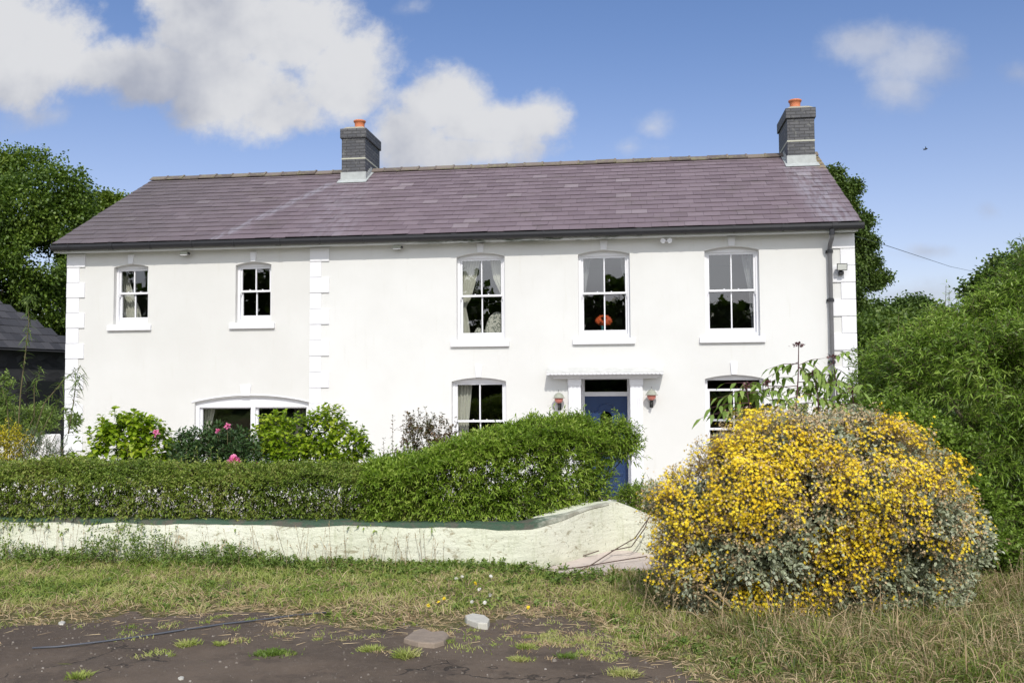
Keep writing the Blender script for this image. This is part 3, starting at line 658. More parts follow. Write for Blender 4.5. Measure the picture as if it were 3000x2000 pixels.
# chimneys
def chimney(x0, wd, yc, dc, ztop):
    m = MB(); m.box(x0, x0+wd, yc, yc+dc, 6.6, ztop-.02); ch = m.build('chimney', M_BRICK, house, bevel=.004)
    m = MB(); m.box(x0-.035, x0+wd+.035, yc-.035, yc+dc+.035, ztop-.262, ztop-.021); m.build('chimney_cap', M_BRICK, ch, bevel=.012)
    m = MB(); m.box(x0-.006, x0+wd+.006, yc-.006, yc+dc+.006, 7.555, 7.59); m.build('stone_band', M_BAND, ch)
    for i in range(2): pass
    m = MB(); m.hexa([(x0, yc, ztop-.02), (x0+wd, yc, ztop-.02), (x0+wd, yc+dc, ztop-.02), (x0, yc+dc, ztop-.02), (x0+.1, yc+.1, ztop+.05), (x0+wd-.1, yc+.1, ztop+.05), (x0+wd-.1, yc+dc-.1, ztop+.05), (x0+.1, yc+dc-.1, ztop+.05)]); m.build('flaunching', M_CAPM, ch)
    m = MB(); cx = x0+wd*.5-.02; cy = yc+dc*.45
    m.lathe([(.15, 0), (.15, .03), (.128, .06), (.120, .17), (.130, .24), (.150, .25), (.155, .285), (.135, .295), (.110, .29), (.105, .05)], (cx, cy, ztop+.045), 24); m.build('chimney_pot', M_POT, ch, smooth=True)
    # apron and stepped flashing
    zr_ = lambda y: 5.055+(y+.30)*math.tan(ang)
    m = MB(); ya = yc-.005
    m.hexa([(x0-.02, ya-.012, zr_(ya)+.0), (x0+wd+.02, ya-.012, zr_(ya)+.0), (x0+wd+.02, yc-.001, zr_(ya)), (x0-.02, yc-.001, zr_(ya)), (x0-.02, ya-.012, zr_(ya)+.235), (x0+wd+.02, ya-.012, zr_(ya)+.235), (x0+wd+.02, yc-.001, zr_(ya)+.24), (x0-.02, yc-.001, zr_(ya)+.24)])
    s = (yc+.30)/cs
    m.hexa([rp(x0-.07, s-.20, .034), rp(x0+wd+.07, s-.20, .034), rp(x0+wd+.07, s+.02, .034), rp(x0-.07, s+.02, .034), rp(x0-.07, s-.20, .044), rp(x0+wd+.07, s-.20, .044), rp(x0+wd+.07, s+.02, .05), rp(x0-.07, s+.02, .05)])
    for xx in (x0-.012, x0+wd+.001):
        for k in range(6):
            y0 = yc+.0+k*.115; zz = zr_(y0)
            if y0+.12 < 3.891: m.box(xx, xx+.011, y0, y0+.113, zz-.02, zz+.20)
        m.hexa([(xx-.05, yc, zr_(yc)+.03), (xx+.06, yc, zr_(yc)+.03), (xx+.06, 3.85, zr_(3.85)+.03), (xx-.05, 3.85, zr_(3.85)+.03), (xx-.05, yc, zr_(yc)+.045), (xx+.06, yc, zr_(yc)+.045), (xx+.06, 3.85, zr_(3.85)+.045), (xx-.05, 3.85, zr_(3.85)+.045)])
    m.build('flashing', M_LEAD, ch)
chimney(5.115, .597, 3.2, 1.30, 8.34); chimney(15.765, .61, 3.2, 1.30, 8.36)

# lamps on the walls
M_LAMPG = simple('lamp_glass', (.55, .56, .52), .15, .1); M_RED = simple('pink_lamp_glass', (.50, .17, .13), .2, .3, 30); M_SILV = simple('aged_zinc', (.30, .31, .25), .45, .25, 25)
def lantern(x, z, label):
    e = empty('wall_lantern', (x, -.01, z-.15), label, 'wall lamp', 'pair of lanterns beside the front door')
    c = (x, -.16, z)
    m = MB(); m.lathe([(.005, .135), (.007, .10), (.03, .098), (.065, .08), (.092, .045), (.105, .012), (.125, .005), (.125, -.005), (.09, -.008)], c, 20); m.build('lamp_cap', M_SILV, e, smooth=True)
    m = MB(); m.lathe([(.088, -.006), (.088, -.04), (.075, -.075), (.045, -.105), (.02, -.11)], c, 16); m.build('lamp_globe', M_RED, e, smooth=True)
    m = MB(); m.tube([(x, -.16, z+.13), (x, -.16, z+.165)], [.006, .002], 8)
    m.lathe([(.04, -.10), (.032, -.13), (.02, -.16), (.03, -.18), (.012, -.20)], c, 14); m.tube([(x, -.16, z-.19), (x, -.14, z-.22), (x, -.07, z-.215), (x, -.012, z-.17)], [.014, .016, .016, .018], 8)
    m.build('lamp_arm', M_BLACK, e); m = MB(); m.box(x-.035, x+.035, -.018, .004, z-.25, z-.06); m.build('wall_plate', M_BLACK, e); m = MB()
    for k in range(4):
        a = k*math.pi/2+.78; m.tube([(x+.09*math.cos(a), -.16+.09*math.sin(a), z-.003), (x+.05*math.cos(a), -.16+.05*math.sin(a), z-.105)], .004, 5)
    m.build('lamp_cage', M_BLACK, e)
lantern(10.70, 1.72, 'lantern with zinc cap and pink glass on the wall left of the blue door')
lantern(12.53, 1.77, 'lantern with zinc cap and pink glass on the wall right of the blue door')
def eave_flood(x, z, label, n=1):
    e = empty('floodlight', (x, -.01, z), label, 'floodlight', 'floodlights on the front wall')
    m = MB(); m.tube([(x, -.003, z), (x, -.06, z)], .022, 10); m.tube([(x, -.05, z), (x, -.10, z-.01)], .012, 8); m.build('mounting', M_BLACK if n == 1 else M_WHITE, e)
    if n == 1:
        m = MB(); m.extr([(x-.085, z-.02), (x+.085, z-.02), (x+.085, z+.035), (x+.05, z+.052), (x-.05, z+.052), (x-.085, z+.035)], -.19, -.09); m.build('lamp_housing', M_SILV, e, bevel=.01)
        m = MB(); m.box(x-.075, x+.075, -.192, -.10, z-.030, z-.021); m.build('lamp_lens', M_WHITE, e); m = MB(); m.box(x+.06, x+.12, -.17, -.10, z-.01, z+.03); m.build('sensor', M_BLACK, e, bevel=.01)
    else:
        for dx in (-.06, .06):
            m = MB(); m.tube([(x+dx*.5, -.09, z+.01), (x+dx, -.13, z), (x+dx*1.1, -.19, z-.02)], [.018, .035, .052], 14); m.build('lamp_head', M_WHITE, e, bevel=.004)
eave_flood(2.74, 4.81, 'grey floodlight under the eaves between the two small upstairs windows'); eave_flood(7.38, 4.82, 'grey floodlight under the eaves left of the swept back curtain window')
eave_flood(12.86, 4.83, 'white twin spotlight under the eaves above the space right of the middle window', 2)
e = empty('floodlight', (16.2, -.03, 4.1), 'square grey floodlight tilted down on the right corner quoins', 'floodlight', 'floodlights on the front wall')
fx, fy, fz = 16.2, -.15, 4.22; ti = R(12)
def fr_(x, y, z): return (fx+x, fy+y*math.cos(ti)-z*math.sin(ti), fz+y*math.sin(ti)+z*math.cos(ti))
m = MB(); m.hexa([fr_(*p) for p in ((-.10, -.05, -.07), (.10, -.05, -.07), (.08, .04, -.05), (-.08, .04, -.05), (-.10, -.05, .07), (.10, -.05, .07), (.08, .04, .05), (-.08, .04, .05))]); m.build('lamp_housing', M_BLACK, e, bevel=.006)
m = MB(); m.hexa([fr_(*p) for p in ((-.085, -.056, -.055), (.085, -.056, -.055), (.085, -.051, -.055), (-.085, -.051, -.055), (-.085, -.056, .055), (.085, -.056, .055), (.085, -.051, .055), (-.085, -.051, .055))]); m.build('lamp_lens', M_LAMPG, e)
m = MB(); m.box(fx-.045, fx+.045, -.14, -.03, fz-.15, fz-.085); m.box(fx-.03, fx+.03, -.10, -.02, fz-.10, fz-.02); m.build('sensor', M_BLACK, e, bevel=.01)

# curtains and the things seen through the glass
def curtain(rows, y, mat_, label, folds=7, amp=.02, group=None, name='curtain'):
    V = []; n = 28; zs_ = np.linspace(rows[0][0], rows[-1][0], 34); rz = [r[0] for r in rows][::-1]
    for z in zs_:
        a = np.interp(z, rz, [r[1] for r in rows][::-1]); b = np.interp(z, rz, [r[2] for r in rows][::-1])
        for i in range(n):
            t = i/(n-1); V.append((a+(b-a)*t, y+amp*math.sin(t*folds*2*math.pi)+amp*.4*math.sin(t*17+z*3), z))
    F_ = [(j*n+i, (j+1)*n+i, (j+1)*n+i+1, j*n+i+1) for j in range(33) for i in range(n-1)]
    m = MB(); m.add(V, F_); o = m.build(name, mat_, smooth=True); tag(o, label, 'curtain', group or 'curtains inside the windows')
curtain([(4.60, 8.60, 9.04), (4.1, 8.60, 8.93), (3.80, 8.60, 8.84), (3.62, 8.60, 8.73), (3.5, 8.60, 8.75), (3.35, 8.60, 8.78), (2.95, 8.60, 8.83)], .36, M_CURT, 'left cream curtain tied back in the upstairs window with the armchair')
curtain([(4.60, 9.24, 9.62), (4.2, 9.31, 9.62), (3.85, 9.47, 9.62), (3.75, 9.52, 9.62)], .36, M_CURT, 'right cream curtain swept aside in the upstairs window with the armchair')
curtain([(4.6, 11.12, 11.34), (3.7, 11.12, 11.20), (3.0, 11.12, 11.19)], .36, M_SHEER, 'left net curtain in the upstairs window above the front door', 4)
curtain([(4.6, 11.92, 12.12), (3.9, 12.04, 12.12), (3.0, 12.06, 12.12)], .36, M_SHEER, 'right net curtain in the upstairs window above the front door', 4)
curtain([(4.6, 14.35, 14.66), (3.8, 14.50, 14.66), (3.0, 14.55, 14.66)], .36, M_SHEER, 'net curtain in the rightmost upstairs window', 4)
curtain([(2.06, 8.50, 8.86), (1.2, 8.50, 8.78), (.3, 8.50, 8.76)], .36, M_CURT, 'grey cream curtain hanging in the ground floor window behind the red leaved shrub', 5)
curtain([(1.62, 2.82, 3.24), (1.2, 2.86, 3.14), (.9, 2.90, 3.04), (.4, 2.90, 3.06)], .40, M_CURT, 'cream curtain gathered at the left end of the wide ground floor window', 6, .025)
curtain([(1.62, 5.0, 5.42), (.4, 5.06, 5.42)], .40, M_DARKCURT, 'dark striped curtain at the right end of the wide ground floor window', 6, .025)
curtain([(4.45, .98, 1.16), (4.0, 1.0, 1.30), (3.75, 1.05, 1.42), (3.35, 1.12, 1.52)], .42, M_CURT, 'cream curtain bunched in the leftmost small upstairs window', 5, .03)
# armchair upstairs
e = empty('armchair', (9.4, .9, 2.68), 'armchair in pale floral cloth seen through the upstairs window', 'armchair')
def dome(cx, y0, y1, rx, ztop, zbot, par, nm):
    m = MB(); poly = [(cx-rx, zbot)]+[(cx-rx*math.cos(t), zbot+(ztop-zbot)*(.35+.65*math.sin(t)) if 0 < t < math.pi else zbot+(ztop-zbot)*.35) for t in np.linspace(0, math.pi, 16)]+[(cx+rx, zbot)]
    m.extr(poly, y0, y1); m.build(nm, M_FLORAL, par, bevel=.04)
dome(9.36, .50, .72, .27, 3.52, 2.7, e, 'backrest'); dome(8.95, .55, 1.3, .12, 3.20, 2.7, e, 'armrest'); m = MB(); m.box(8.98, 9.7, .73, 1.3, 2.72, 3.05); m.build('seat', M_FLORAL, e, bevel=.05)
# vase
vc = at(1766, 958, .34); e = empty('flower_vase', (vc[0], .34, 2.93), 'teal vase of orange flowers on the sill of the window above the front door', 'vase')
m = MB(); m.box(vc[0]-.3, vc[0]+.3, .322, .45, 2.90, 2.93); 
m.build('window_board', M_WHITE, house)
m = MB(); m.lathe([(.03, 0), (.035, .02), (.03, .12), (.035, .22), (.04, .25)], (vc[0], .36, 2.931), 14); m.build('vase', simple('teal_glass', (.05, .20, .20), .2), e, smooth=True)
lf = Leaves(); cc = np.array([vc[0]+.02, .36, 3.29]); d = nrm(rng.normal(size=(60, 3))); lf.stars(cc+d*np.array([.14, .06, .09]), d+np.array([0, -1.2, .3]), .04+.015*rng.random(60), 5)
lf.build('blooms', leafmat('orange_petals', [(.55, .06, .02), (.75, .16, .04)], trans=.2), e)

# ------------------------------------------------------------------ barn at the left
M_STONE = None
def m_stone():
    t = mat('dark_rubble_stone'); vo = t.new('ShaderNodeTexVoronoi'); vo.inputs['Scale'].default_value = 1; t.l.new(t.mapping(t.pos, scale=(3, 3, 7)), vo.inputs['Vector'])
    sp_ = t.new('ShaderNodeSeparateColor'); t.l.new(vo.outputs['Color'], sp_.inputs[0]); c = t.mix(sp_.outputs[0], (.012, .012, .014), (.04, .04, .043)); t.l.new(c, t.b.inputs['Base Color'])
    t.b.inputs['Roughness'].default_value = .9; bump(t, vo.outputs['Distance'], .6, .02); return t.m
barn = empty('stone_barn', (-8, 9, -.4), 'dark stone barn with a grey slate roof left of the farmhouse', 'barn')
pA = pd(-260, 1012, 22.5); pB = pd(260, 1034, 27.5)      # eave line
pA[2] = pB[2] = (pA[2]+pB[2])/2
ex = nrm((pB-pA)*np.array([1, 1, 0])); ey = np.array([-ex[1], ex[0], 0]); LB = np.linalg.norm((pB-pA)[:2])
def bp_(a, b, z): return tuple(pA+ex*a+ey*b+np.array([0, 0, z-pA[2]]))
ze_ = float(pA[2]); DB = 6.0; RH = 2.6
m = MB(); m.hexa([bp_(.2, .25, -.6), bp_(LB-.2, .25, -.6), bp_(LB-.2, DB-.25, -.6), bp_(.2, DB-.25, -.6), bp_(.2, .25, ze_), bp_(LB-.2, .25, ze_), bp_(LB-.2, DB-.25, ze_), bp_(.2, DB-.25, ze_)]); m.build('wall', m_stone(), barn)
hipx = LB-3.0
m = MB(); m.add([bp_(-3, 0, ze_), bp_(LB, 0, ze_), bp_(LB, DB, ze_), bp_(-3, DB, ze_), bp_(-3, DB/2, ze_+RH), bp_(hipx, DB/2, ze_+RH)], [(0, 1, 5, 4), (1, 2, 5), (2, 3, 4, 5), (0, 4, 3), (0, 3, 2, 1)])
br_ = m.build('roof', simple('barn_roof_deck', (.05, .05, .055), .7), barn)
m = MB(); nr = 12
for r in range(nr):
    t0, t1 = r/nr, (r+1.12)/nr; b0, b1 = DB/2*t0, DB/2*min(t1, 1); z0_, z1_ = ze_+RH*t0+.05, ze_+RH*min(t1, 1)+.03; x = -3-(.15 if r % 2 else 0); xe = LB-3.0*(t0+t1)/2
    while x < xe:
        a, b = max(x, -3)+.004, min(x+.3, xe)-.004; j = random.uniform(-.006, .008)
        if b > a+.03: m.hexa([bp_(a, b0, z0_+j), bp_(b, b0, z0_+j), bp_(b, b1, z1_), bp_(a, b1, z1_), bp_(a, b0, z0_+.012+j), bp_(b, b0, z0_+.012+j), bp_(b, b1, z1_+.012), bp_(a, b1, z1_+.012)])
        x += .3
t = mat('dark_slate'); t.l.new(t.ramp(t.isl, [(0, (.030, .030, .034)), (1, (.062, .060, .064))]), t.b.inputs['Base Color']); t.b.inputs['Roughness'].default_value = .75; M_DSL = t.m
m.build('slates', M_DSL, br_)
m = MB(); q = bp_(3, .24, 0); m.hexa([bp_(3.5, .20, 1.1), bp_(4.5, .20, 1.1), bp_(4.5, .3, 1.1), bp_(3.5, .3, 1.1), bp_(3.5, .20, 2.2), bp_(4.5, .20, 2.2), bp_(4.5, .3, 2.2), bp_(3.5, .3, 2.2)]); m.build('window', M_BLACK, barn)
# low white garden wall
m = MB(); p0 = at(-120, 1275, -1.5); m.hexa([(-6, -1.2, -.4), (-.03, -.35, -.4), (-.03, -.1, -.4), (-6, -.95, -.4), (-6, -1.2, .93), (-.03, -.35, 1.0), (-.03, -.1, 1.0), (-6, -.95, .93)])
tag(m.build('garden_wall', m_render('old_whitewash', (.66, .64, .62), (.74, .73, .71), 1.4), bevel=.03), 'low whitewashed garden wall running left from the farmhouse corner', 'wall')

# ------------------------------------------------------------------ front boundary wall
def smooth_path(pts, step=.06):
    pts = np.array(pts, float); seg = np.linalg.norm(np.diff(pts[:, :2], axis=0), axis=1); s = np.concatenate([[0], np.cumsum(seg)]); tt = np.arange(0, s[-1], step)
    out = np.stack([np.interp(tt, s, pts[:, k]) for k in range(pts.shape[1])], 1)
    for k in range(2): out[:, k] = np.convolve(np.pad(out[:, k], 2, mode='edge'), np.ones(5)/5, 'valid')
    return out
PC = pd(1575, 1535, 9.5); PD = pd(1805, 1467, 10.15); PE = pd(1935, 1525, 10.1)
# x, y, top z
path = smooth_path([(-2, -9.75, .56), (3, -9.55, .54), (6.5, -9.42, .53), (9, -9.36, .52), (PC[0]-.15, PC[1]-.01, .53), (PC[0]+.05, PC[1]+.05, .545), (PD[0]-.03, PD[1]-.02, PD[2]-.005), (PD[0], PD[1], PD[2]), (PE[0], PE[1], PE[2]), (PE[0]+1.0, PE[1]-.15, -.02)])
tan = nrm(np.gradient(path[:, :2], axis=0)); nor = np.stack([tan[:, 1], -tan[:, 0]], 1)
prof_n = [(0.0, -.35), (0.01, .0), (.012, .15), (.008, .3), (.0, .42), (-.012, 1.0), (-.30, 1.0), (-.30, .1), (-.28, -.35)]   # last column: negative/small = absolute z, 1 = top
def wall_strip(sel, pf, noise_amp=.018):
    V = []; iD_ = int(np.argmin(np.hypot(path[:, 0]-PD[0], path[:, 1]-PD[1])))
    for i in sel:
        x, y, zt = path[i]; tk = float(np.interp(i, [iD_-4, iD_+1], [1, .25]))
        for (o, zz) in pf:
            o = o*tk if o < -.05 else o
            z = zt if zz == 1.0 else (zz*min(1, zt/.53) if zz > 0 else zz)
            d = o+(v2(x*1.0, z*1.0, 2.2, 3, 3.)-.5)*noise_amp*3*(1 if o > -.02 else 0)
            V.append((x+nor[i, 0]*d, y+nor[i, 1]*d, z+(v2(x, y, 2.5, 2, 8.)-.5)*.03*(zz == 1.0)))
    n = len(pf); F_ = [(j*n+k, (j+1)*n+k, (j+1)*n+k+1, j*n+k+1) for j in range(len(sel)-1) for k in range(n-1)]
    F_ += [tuple(range(n)), tuple(range((len(sel)-1)*n, len(sel)*n))[::-1]]
    return V, F_
def m_lime():
    t = mat('stained_pale_limewash'); n = t.noise(t.pos, 1.2, 4, .6)
    c = t.mix(t.smooth(n, .35, .65), (.61, .62, .49), (.68, .68, .57))
    s = t.noise(t.mapping(t.pos, scale=(1, 1, 2.0)), 5.5, 7, .75, .6); c = t.mix(t.math('MULTIPLY', t.smooth(s, .55, .66), .85), c, (.27, .23, .14))
    s = t.noise(t.mapping(t.pos, scale=(6, 6, .9)), 2.2, 5, .7); c = t.mix(t.math('MULTIPLY', t.smooth(s, .52, .76), .6), c, (.36, .38, .24))
    s = t.noise(t.pos, 24, 4, .7); c = t.mix(t.math('MULTIPLY', t.smooth(s, .60, .70), .7), c, (.13, .13, .09))
    # darker olive tone towards the base, with an uneven upper edge
    xs = t.new('ShaderNodeSeparateXYZ'); t.l.new(t.pos, xs.inputs[0]); low = t.math('SUBTRACT', 1., t.smooth(t.math('ADD', xs.outputs[2], t.math('MULTIPLY', t.noise(t.pos, 4, 4), .25)), .18, .36)); c = t.mix(t.math('MULTIPLY', low, .35), c, (.32, .33, .22))
    # horizontal hairline courses
    t.l.new(c, t.b.inputs['Base Color']); t.b.inputs['Roughness'].default_value = .9; t.b.inputs['Specular IOR Level'].default_value = .2
    bump(t, t.math('ADD', t.noise(t.pos, 45, 4), t.math('MULTIPLY', t.noise(t.mapping(t.pos, scale=(1, 1, 3)), 6, 4), 2)), .5, .012); return t.m
bw = empty('boundary_wall', (9, -9.4, 0), 'low pale lime washed boundary wall with a green painted top in front of the hedge', 'wall')
V, F_ = wall_strip(range(len(path)), prof_n); m = MB(); m.add(V, F_); m.build('wall_body', m_lime(), bw, smooth=False)
# green paint on the top, with a ragged lower edge
iD = int(np.argmin(np.hypot(path[:, 0]-PD[0], path[:, 1]-PD[1])))
V = []; sel = [i for i in range(0, iD-1)]
for i in sel:
    x, y, zt = path[i]; dd = (v2(x, zt, 2.2, 3, 3.)-.5)*.054; zt2 = zt+(v2(x, y, 2.5, 2, 8.)-.5)*.03
    rag = .022+.035*max(0, v2(x, 1.7, 1.6, 3, 1.)-.42)*3+.006*random.random()
    if x > PC[0]: rag *= max(.25, 1-(x-PC[0])*1.6)
    for (o, z) in ((-.012+.010, zt2-rag), (-.012+.006, zt2+.004), (-.16, zt2+.010), (-.305, zt2+.004)):
        k2 = 1 if x < PC[0] else max(.3, 1-(x-PC[0])*2.2); o = o if o > -.05 else o*k2; V.append((x+nor[i, 0]*(o+dd*(o > -.05)), y+nor[i, 1]*(o+dd*(o > -.05)), z))
m = MB(); m.add(V, [(j*4+k, (j+1)*4+k, (j+1)*4+k+1, j*4+k+1) for j in range(len(sel)-1) for k in range(3)])
t = mat('worn_green_paint'); n = t.noise(t.pos, 4, 5, .7); xs = t.new('ShaderNodeSeparateXYZ'); t.l.new(t.pos, xs.inputs[0]); fd = t.smooth(t.math('ADD', xs.outputs[0], t.math('MULTIPLY', t.math('SUBTRACT', t.noise(t.pos, 9, 5, .7), .5), .9)), 11.15, 11.55); t.l.new(t.mix(fd, t.mix(t.smooth(n, .45, .62), (.045, .090, .055), (.095, .090, .070)), t.mix(t.smooth(n, .4, .6), (.50, .50, .42), (.30, .29, .23))), t.b.inputs['Base Color']); t.b.inputs['Roughness'].default_value = .7; bump(t, t.noise(t.pos, 30, 4), .5, .01)
m.build('painted_top', t.m, bw)
# concrete apron by the recess
ap = [pd(1585, 1668, 9.35), pd(1640, 1652, 9.62), pd(1700, 1630, 9.85), pd(1785, 1602, 10.2), pd(1860, 1606, 10.2), pd(1940, 1624, 10.15), pd(2100, 1690, 9.6), pd(1940, 1700, 9.25), pd(1750, 1694, 9.1), pd(1650, 1688, 9.15)]
m = MB(); top_ = [(p[0], p[1], max(float(gz(p[0], p[1]))+.03, p[2])) for p in ap]; bot = [(p[0], p[1], -.15) for p in top_]; n = len(ap)
cen_ = np.mean(np.array(top_), 0); cen_[2] = .115; m.add([tuple(cen_)]+top_+bot, [(0, 1+(i+1) % n, 1+i) for i in range(n)]+[(1+i, 1+(i+1) % n, 1+n+(i+1) % n, 1+n+i) for i in range(n)])
tag(m.build('concrete_apron', simple('pinkish_concrete', (.50, .43, .38), .9, .2, 7, bmp=.5)), kind='structure')

# ================================================================== plants
M_BARK = simple('bark', (.11, .085, .06), .9, .35, 9, bmp=.7)
M_TWIG = simple('green_brown_twig', (.12, .10, .045), .8, .3, 9)
M_DRYST = simple('dry_stalk', (.26, .19, .10), .9, .3, 9)
L_BROAD = leafmat('broad_tree_leaf', [(.035, .070, .010), (.075, .130, .016), (.13, .20, .025), (.20, .26, .04)], trans=.28, pf=.6)
L_LIGHT = leafmat('yellowish_tree_leaf', [(.07, .11, .012), (.13, .19, .02), (.20, .25, .03)], trans=.3, pf=.8)
L_OAK = leafmat('oak_leaf', [(.040, .070, .014), (.075, .125, .022), (.13, .18, .035)], trans=.22, pf=.8)
L_WILLOW = leafmat('willow_leaf', [(.055, .105, .012), (.12, .20, .024), (.22, .33, .045), (.35, .45, .10)], trans=.35, pf=1.2, rough=.42)
L_HEDGE = leafmat('hedge_leaf', [(.065, .11, .016), (.13, .20, .025), (.21, .29, .045), (.30, .35, .07), (.30, .27, .10)], trans=.36, pf=2.)
L_HEDGE2 = leafmat('long_hedge_leaf', [(.085, .15, .016), (.17, .27, .026), (.28, .39, .05), (.42, .49, .11)], trans=.38, pf=2.)
L_LIME = leafmat('lime_shrub_leaf', [(.07, .13, .010), (.17, .27, .012), (.32, .43, .025), (.46, .50, .05)], trans=.4, rough=.38, pf=2.)
L_DARK = leafmat('dark_peony_leaf', [(.025, .055, .018), (.045, .09, .025), (.075, .13, .035)], trans=.22, pf=2.)
L_GREY = leafmat('felted_grey_leaf', [(.20, .23, .13), (.32, .35, .22), (.48, .50, .38)], trans=.12, rough=.8, pf=3., tcol=(.9, 1, .7))
L_RED = leafmat('bronze_leaf', [(.05, .065, .02), (.085, .09, .03), (.13, .075, .035), (.17, .10, .06)], trans=.25, pf=2.)
L_YEL = leafmat('yellow_petals', [(.72, .46, .010), (.84, .62, .016), (.92, .76, .07)], trans=.2, rough=.7, pf=3., tcol=(1, .9, .4))
L_SPENT = leafmat('spent_flower_heads', [(.34, .23, .11), (.54, .41, .23), (.70, .58, .40)], trans=.15, rough=.9, tcol=(1, .8, .6))
L_PINK = leafmat('pink_petals', [(.60, .10, .26), (.78, .22, .42), (.85, .40, .55)], trans=.25, tcol=(1, .6, .8))
L_GOLD = leafmat('golden_sprays', [(.42, .36, .01), (.58, .48, .02), (.30, .32, .03)], trans=.3)
L_GRASS = leafmat('grass_blade', [(.10, .15, .025), (.18, .25, .04), (.28, .34, .07), (.40, .41, .14), (.50, .42, .24)], trans=.3, patch=.62, pf=1.9, rough=.6)
L_STRAW = leafmat('straw_blade', [(.28, .19, .11), (.44, .33, .19), (.60, .49, .31)], trans=.2, rough=.8, pf=3, tcol=(1, .85, .5))
L_WEED = leafmat('weed_leaf', [(.08, .13, .022), (.14, .21, .04), (.22, .30, .06)], trans=.3, pf=3)
L_PURPLE = leafmat('purple_flower_bud', [(.07, .03, .035), (.16, .07, .07), (.20, .10, .08)], trans=.15, tcol=(1, .7, .7))
L_WHITE = leafmat('white_petals', [(.62, .60, .54), (.78, .76, .70)], trans=.2, tcol=(1, 1, 1))

def crown_tree(name, label, lobes_px, n, leafL, base, trunk_r, leafm, group=None, gap=.40, gf=.9, thick=.5, cat='tree', limbs=7, clump=5):
    """lobes_px: (u, v, radius_px, distance)"""
    lob = []
    for (u, v, r, d) in lobes_px:
        c = pd(u, v, d); rr = r/FPX*d; lob.append((*c, rr, rr*1.05, rr*.85))
    e = empty(name, base, label, cat, group)
    Pn, dn = shell(lob, n//clump, thick=thick, bump=.30, bf=1.8, gap=gap, gf=gf)
    lf = Leaves()
    for k in range(clump):
        q = Pn+rng.normal(size=Pn.shape)*leafL*1.1
        lf.add(q, dn*.6+rng.normal(size=Pn.shape)*.7+np.array([0, 0, -.1]), leafL*(.7+.6*rng.random(len(q))), leafL*(.5+.35*rng.random(len(q))), upb=.55, droop=.15)
    lf.build('crown', leafm, e)
    m = MB(); b = np.array(base, float); top_ = np.mean([l[:3] for l in lob], 0)
    mid = b*.45+top_*.55; mid[:2] = b[:2]*.7+top_[:2]*.3
    m.tube([b, b*.6+mid*.4, mid, top_*.8+mid*.2], [trunk_r, trunk_r*.8, trunk_r*.6, trunk_r*.25], 9)
    for l in [l_ for l_ in random.sample(lob, min(limbs, len(lob))) if l_[3] > 3*trunk_r]:
        c = np.array(l[:3]); s = b+(mid-b)*random.uniform(.6, 1.); k1 = (s+c)/2+np.array([0, 0, .1*np.linalg.norm(c-s)])
        m.tube([s, k1, c*.8+k1*.2], [trunk_r*.4, trunk_r*.22, trunk_r*.06], 6)
    m.build('trunk', M_BARK, e, smooth=True); return e

# tall trees behind and left of the farmhouse
crown_tree('broadleaf_tree', 'big dark green broadleaf tree rising behind the stone barn',
  [(70, 500, 75, 35), (-40, 520, 110, 35), (170, 560, 85, 34), (40, 620, 120, 33), (190, 660, 100, 34), (-110, 680, 150, 35), (120, 760, 120, 33), (240, 760, 90, 35), (10, 830, 130, 33), (170, 880, 110, 34), (-120, 880, 150, 34), (60, 960, 120, 34), (230, 950, 80, 35), (150, 470, 40, 35), (230, 600, 45, 35), (-200, 560, 120, 36)],
  120000, .115, (-13.5, 15.5, -.4), .45, L_BROAD, gap=.37, gf=.9, thick=.5, clump=7)
crown_tree('broadleaf_tree', 'lighter yellow green tree showing over the left verge of the slate roof',
  [(300, 605, 48, 42), (345, 600, 30, 42), (270, 660, 55, 42), (340, 660, 50, 42), (250, 740, 70, 43), (330, 760, 80, 43), (215, 840, 60, 43), (270, 880, 90, 43)],
  46000, .13, (-9.5, 22, -.3), .3, L_LIGHT, gap=.38, gf=1.)
crown_tree('oak_tree', 'ragged oak tree standing behind the right gable of the farmhouse',
  [(2440, 515, 26, 30), (2466, 560, 34, 30), (2500, 550, 22, 30), (2480, 610, 34, 30), (2420, 590, 50, 30), (2505, 655, 38, 30), (2545, 655, 24, 30), (2530, 715, 40, 30), (2465, 690, 60, 30), (2500, 780, 50, 30), (2550, 770, 25, 30), (2480, 850, 50, 30), (2560, 822, 26, 30), (2596, 812, 14, 30), (2520, 880, 26, 30), (2440, 760, 70, 31)],
  52000, .085, (18.6, 11.5, -.35), .28, L_OAK, gap=.42, gf=1.9, thick=.55)
crown_tree('oak_tree', 'distant dark oak top above the willow at the right edge of the picture',
  [(2960, 800, 45, 44), (2905, 830, 42, 44), (3040, 780, 60, 44), (2870, 862, 32, 44), (2990, 860, 70, 44), (3120, 820, 90, 44), (2930, 770, 20, 44), (2830, 850, 14, 44)],
  16000, .19, (31, 23, -.2), .35, L_OAK, gap=.40, gf=1.1)
crown_tree('distant_bush', 'small distant bush on the skyline between the gable and the willow',
  [(2560, 915, 26, 62), (2590, 925, 22, 62), (2545, 930, 20, 62)], 3500, .24, (32.0, 39.5, 2.5), .15, L_OAK, cat='bush', gap=.3)
crown_tree('distant_bush', 'wider distant bush on the skyline just left of the willow top',
  [(2640, 912, 30, 60), (2680, 905, 32, 60), (2715, 915, 34, 60), (2610, 930, 20, 60)], 5000, .24, (35.5, 37, 2.4), .15, L_OAK, cat='bush', gap=.3)
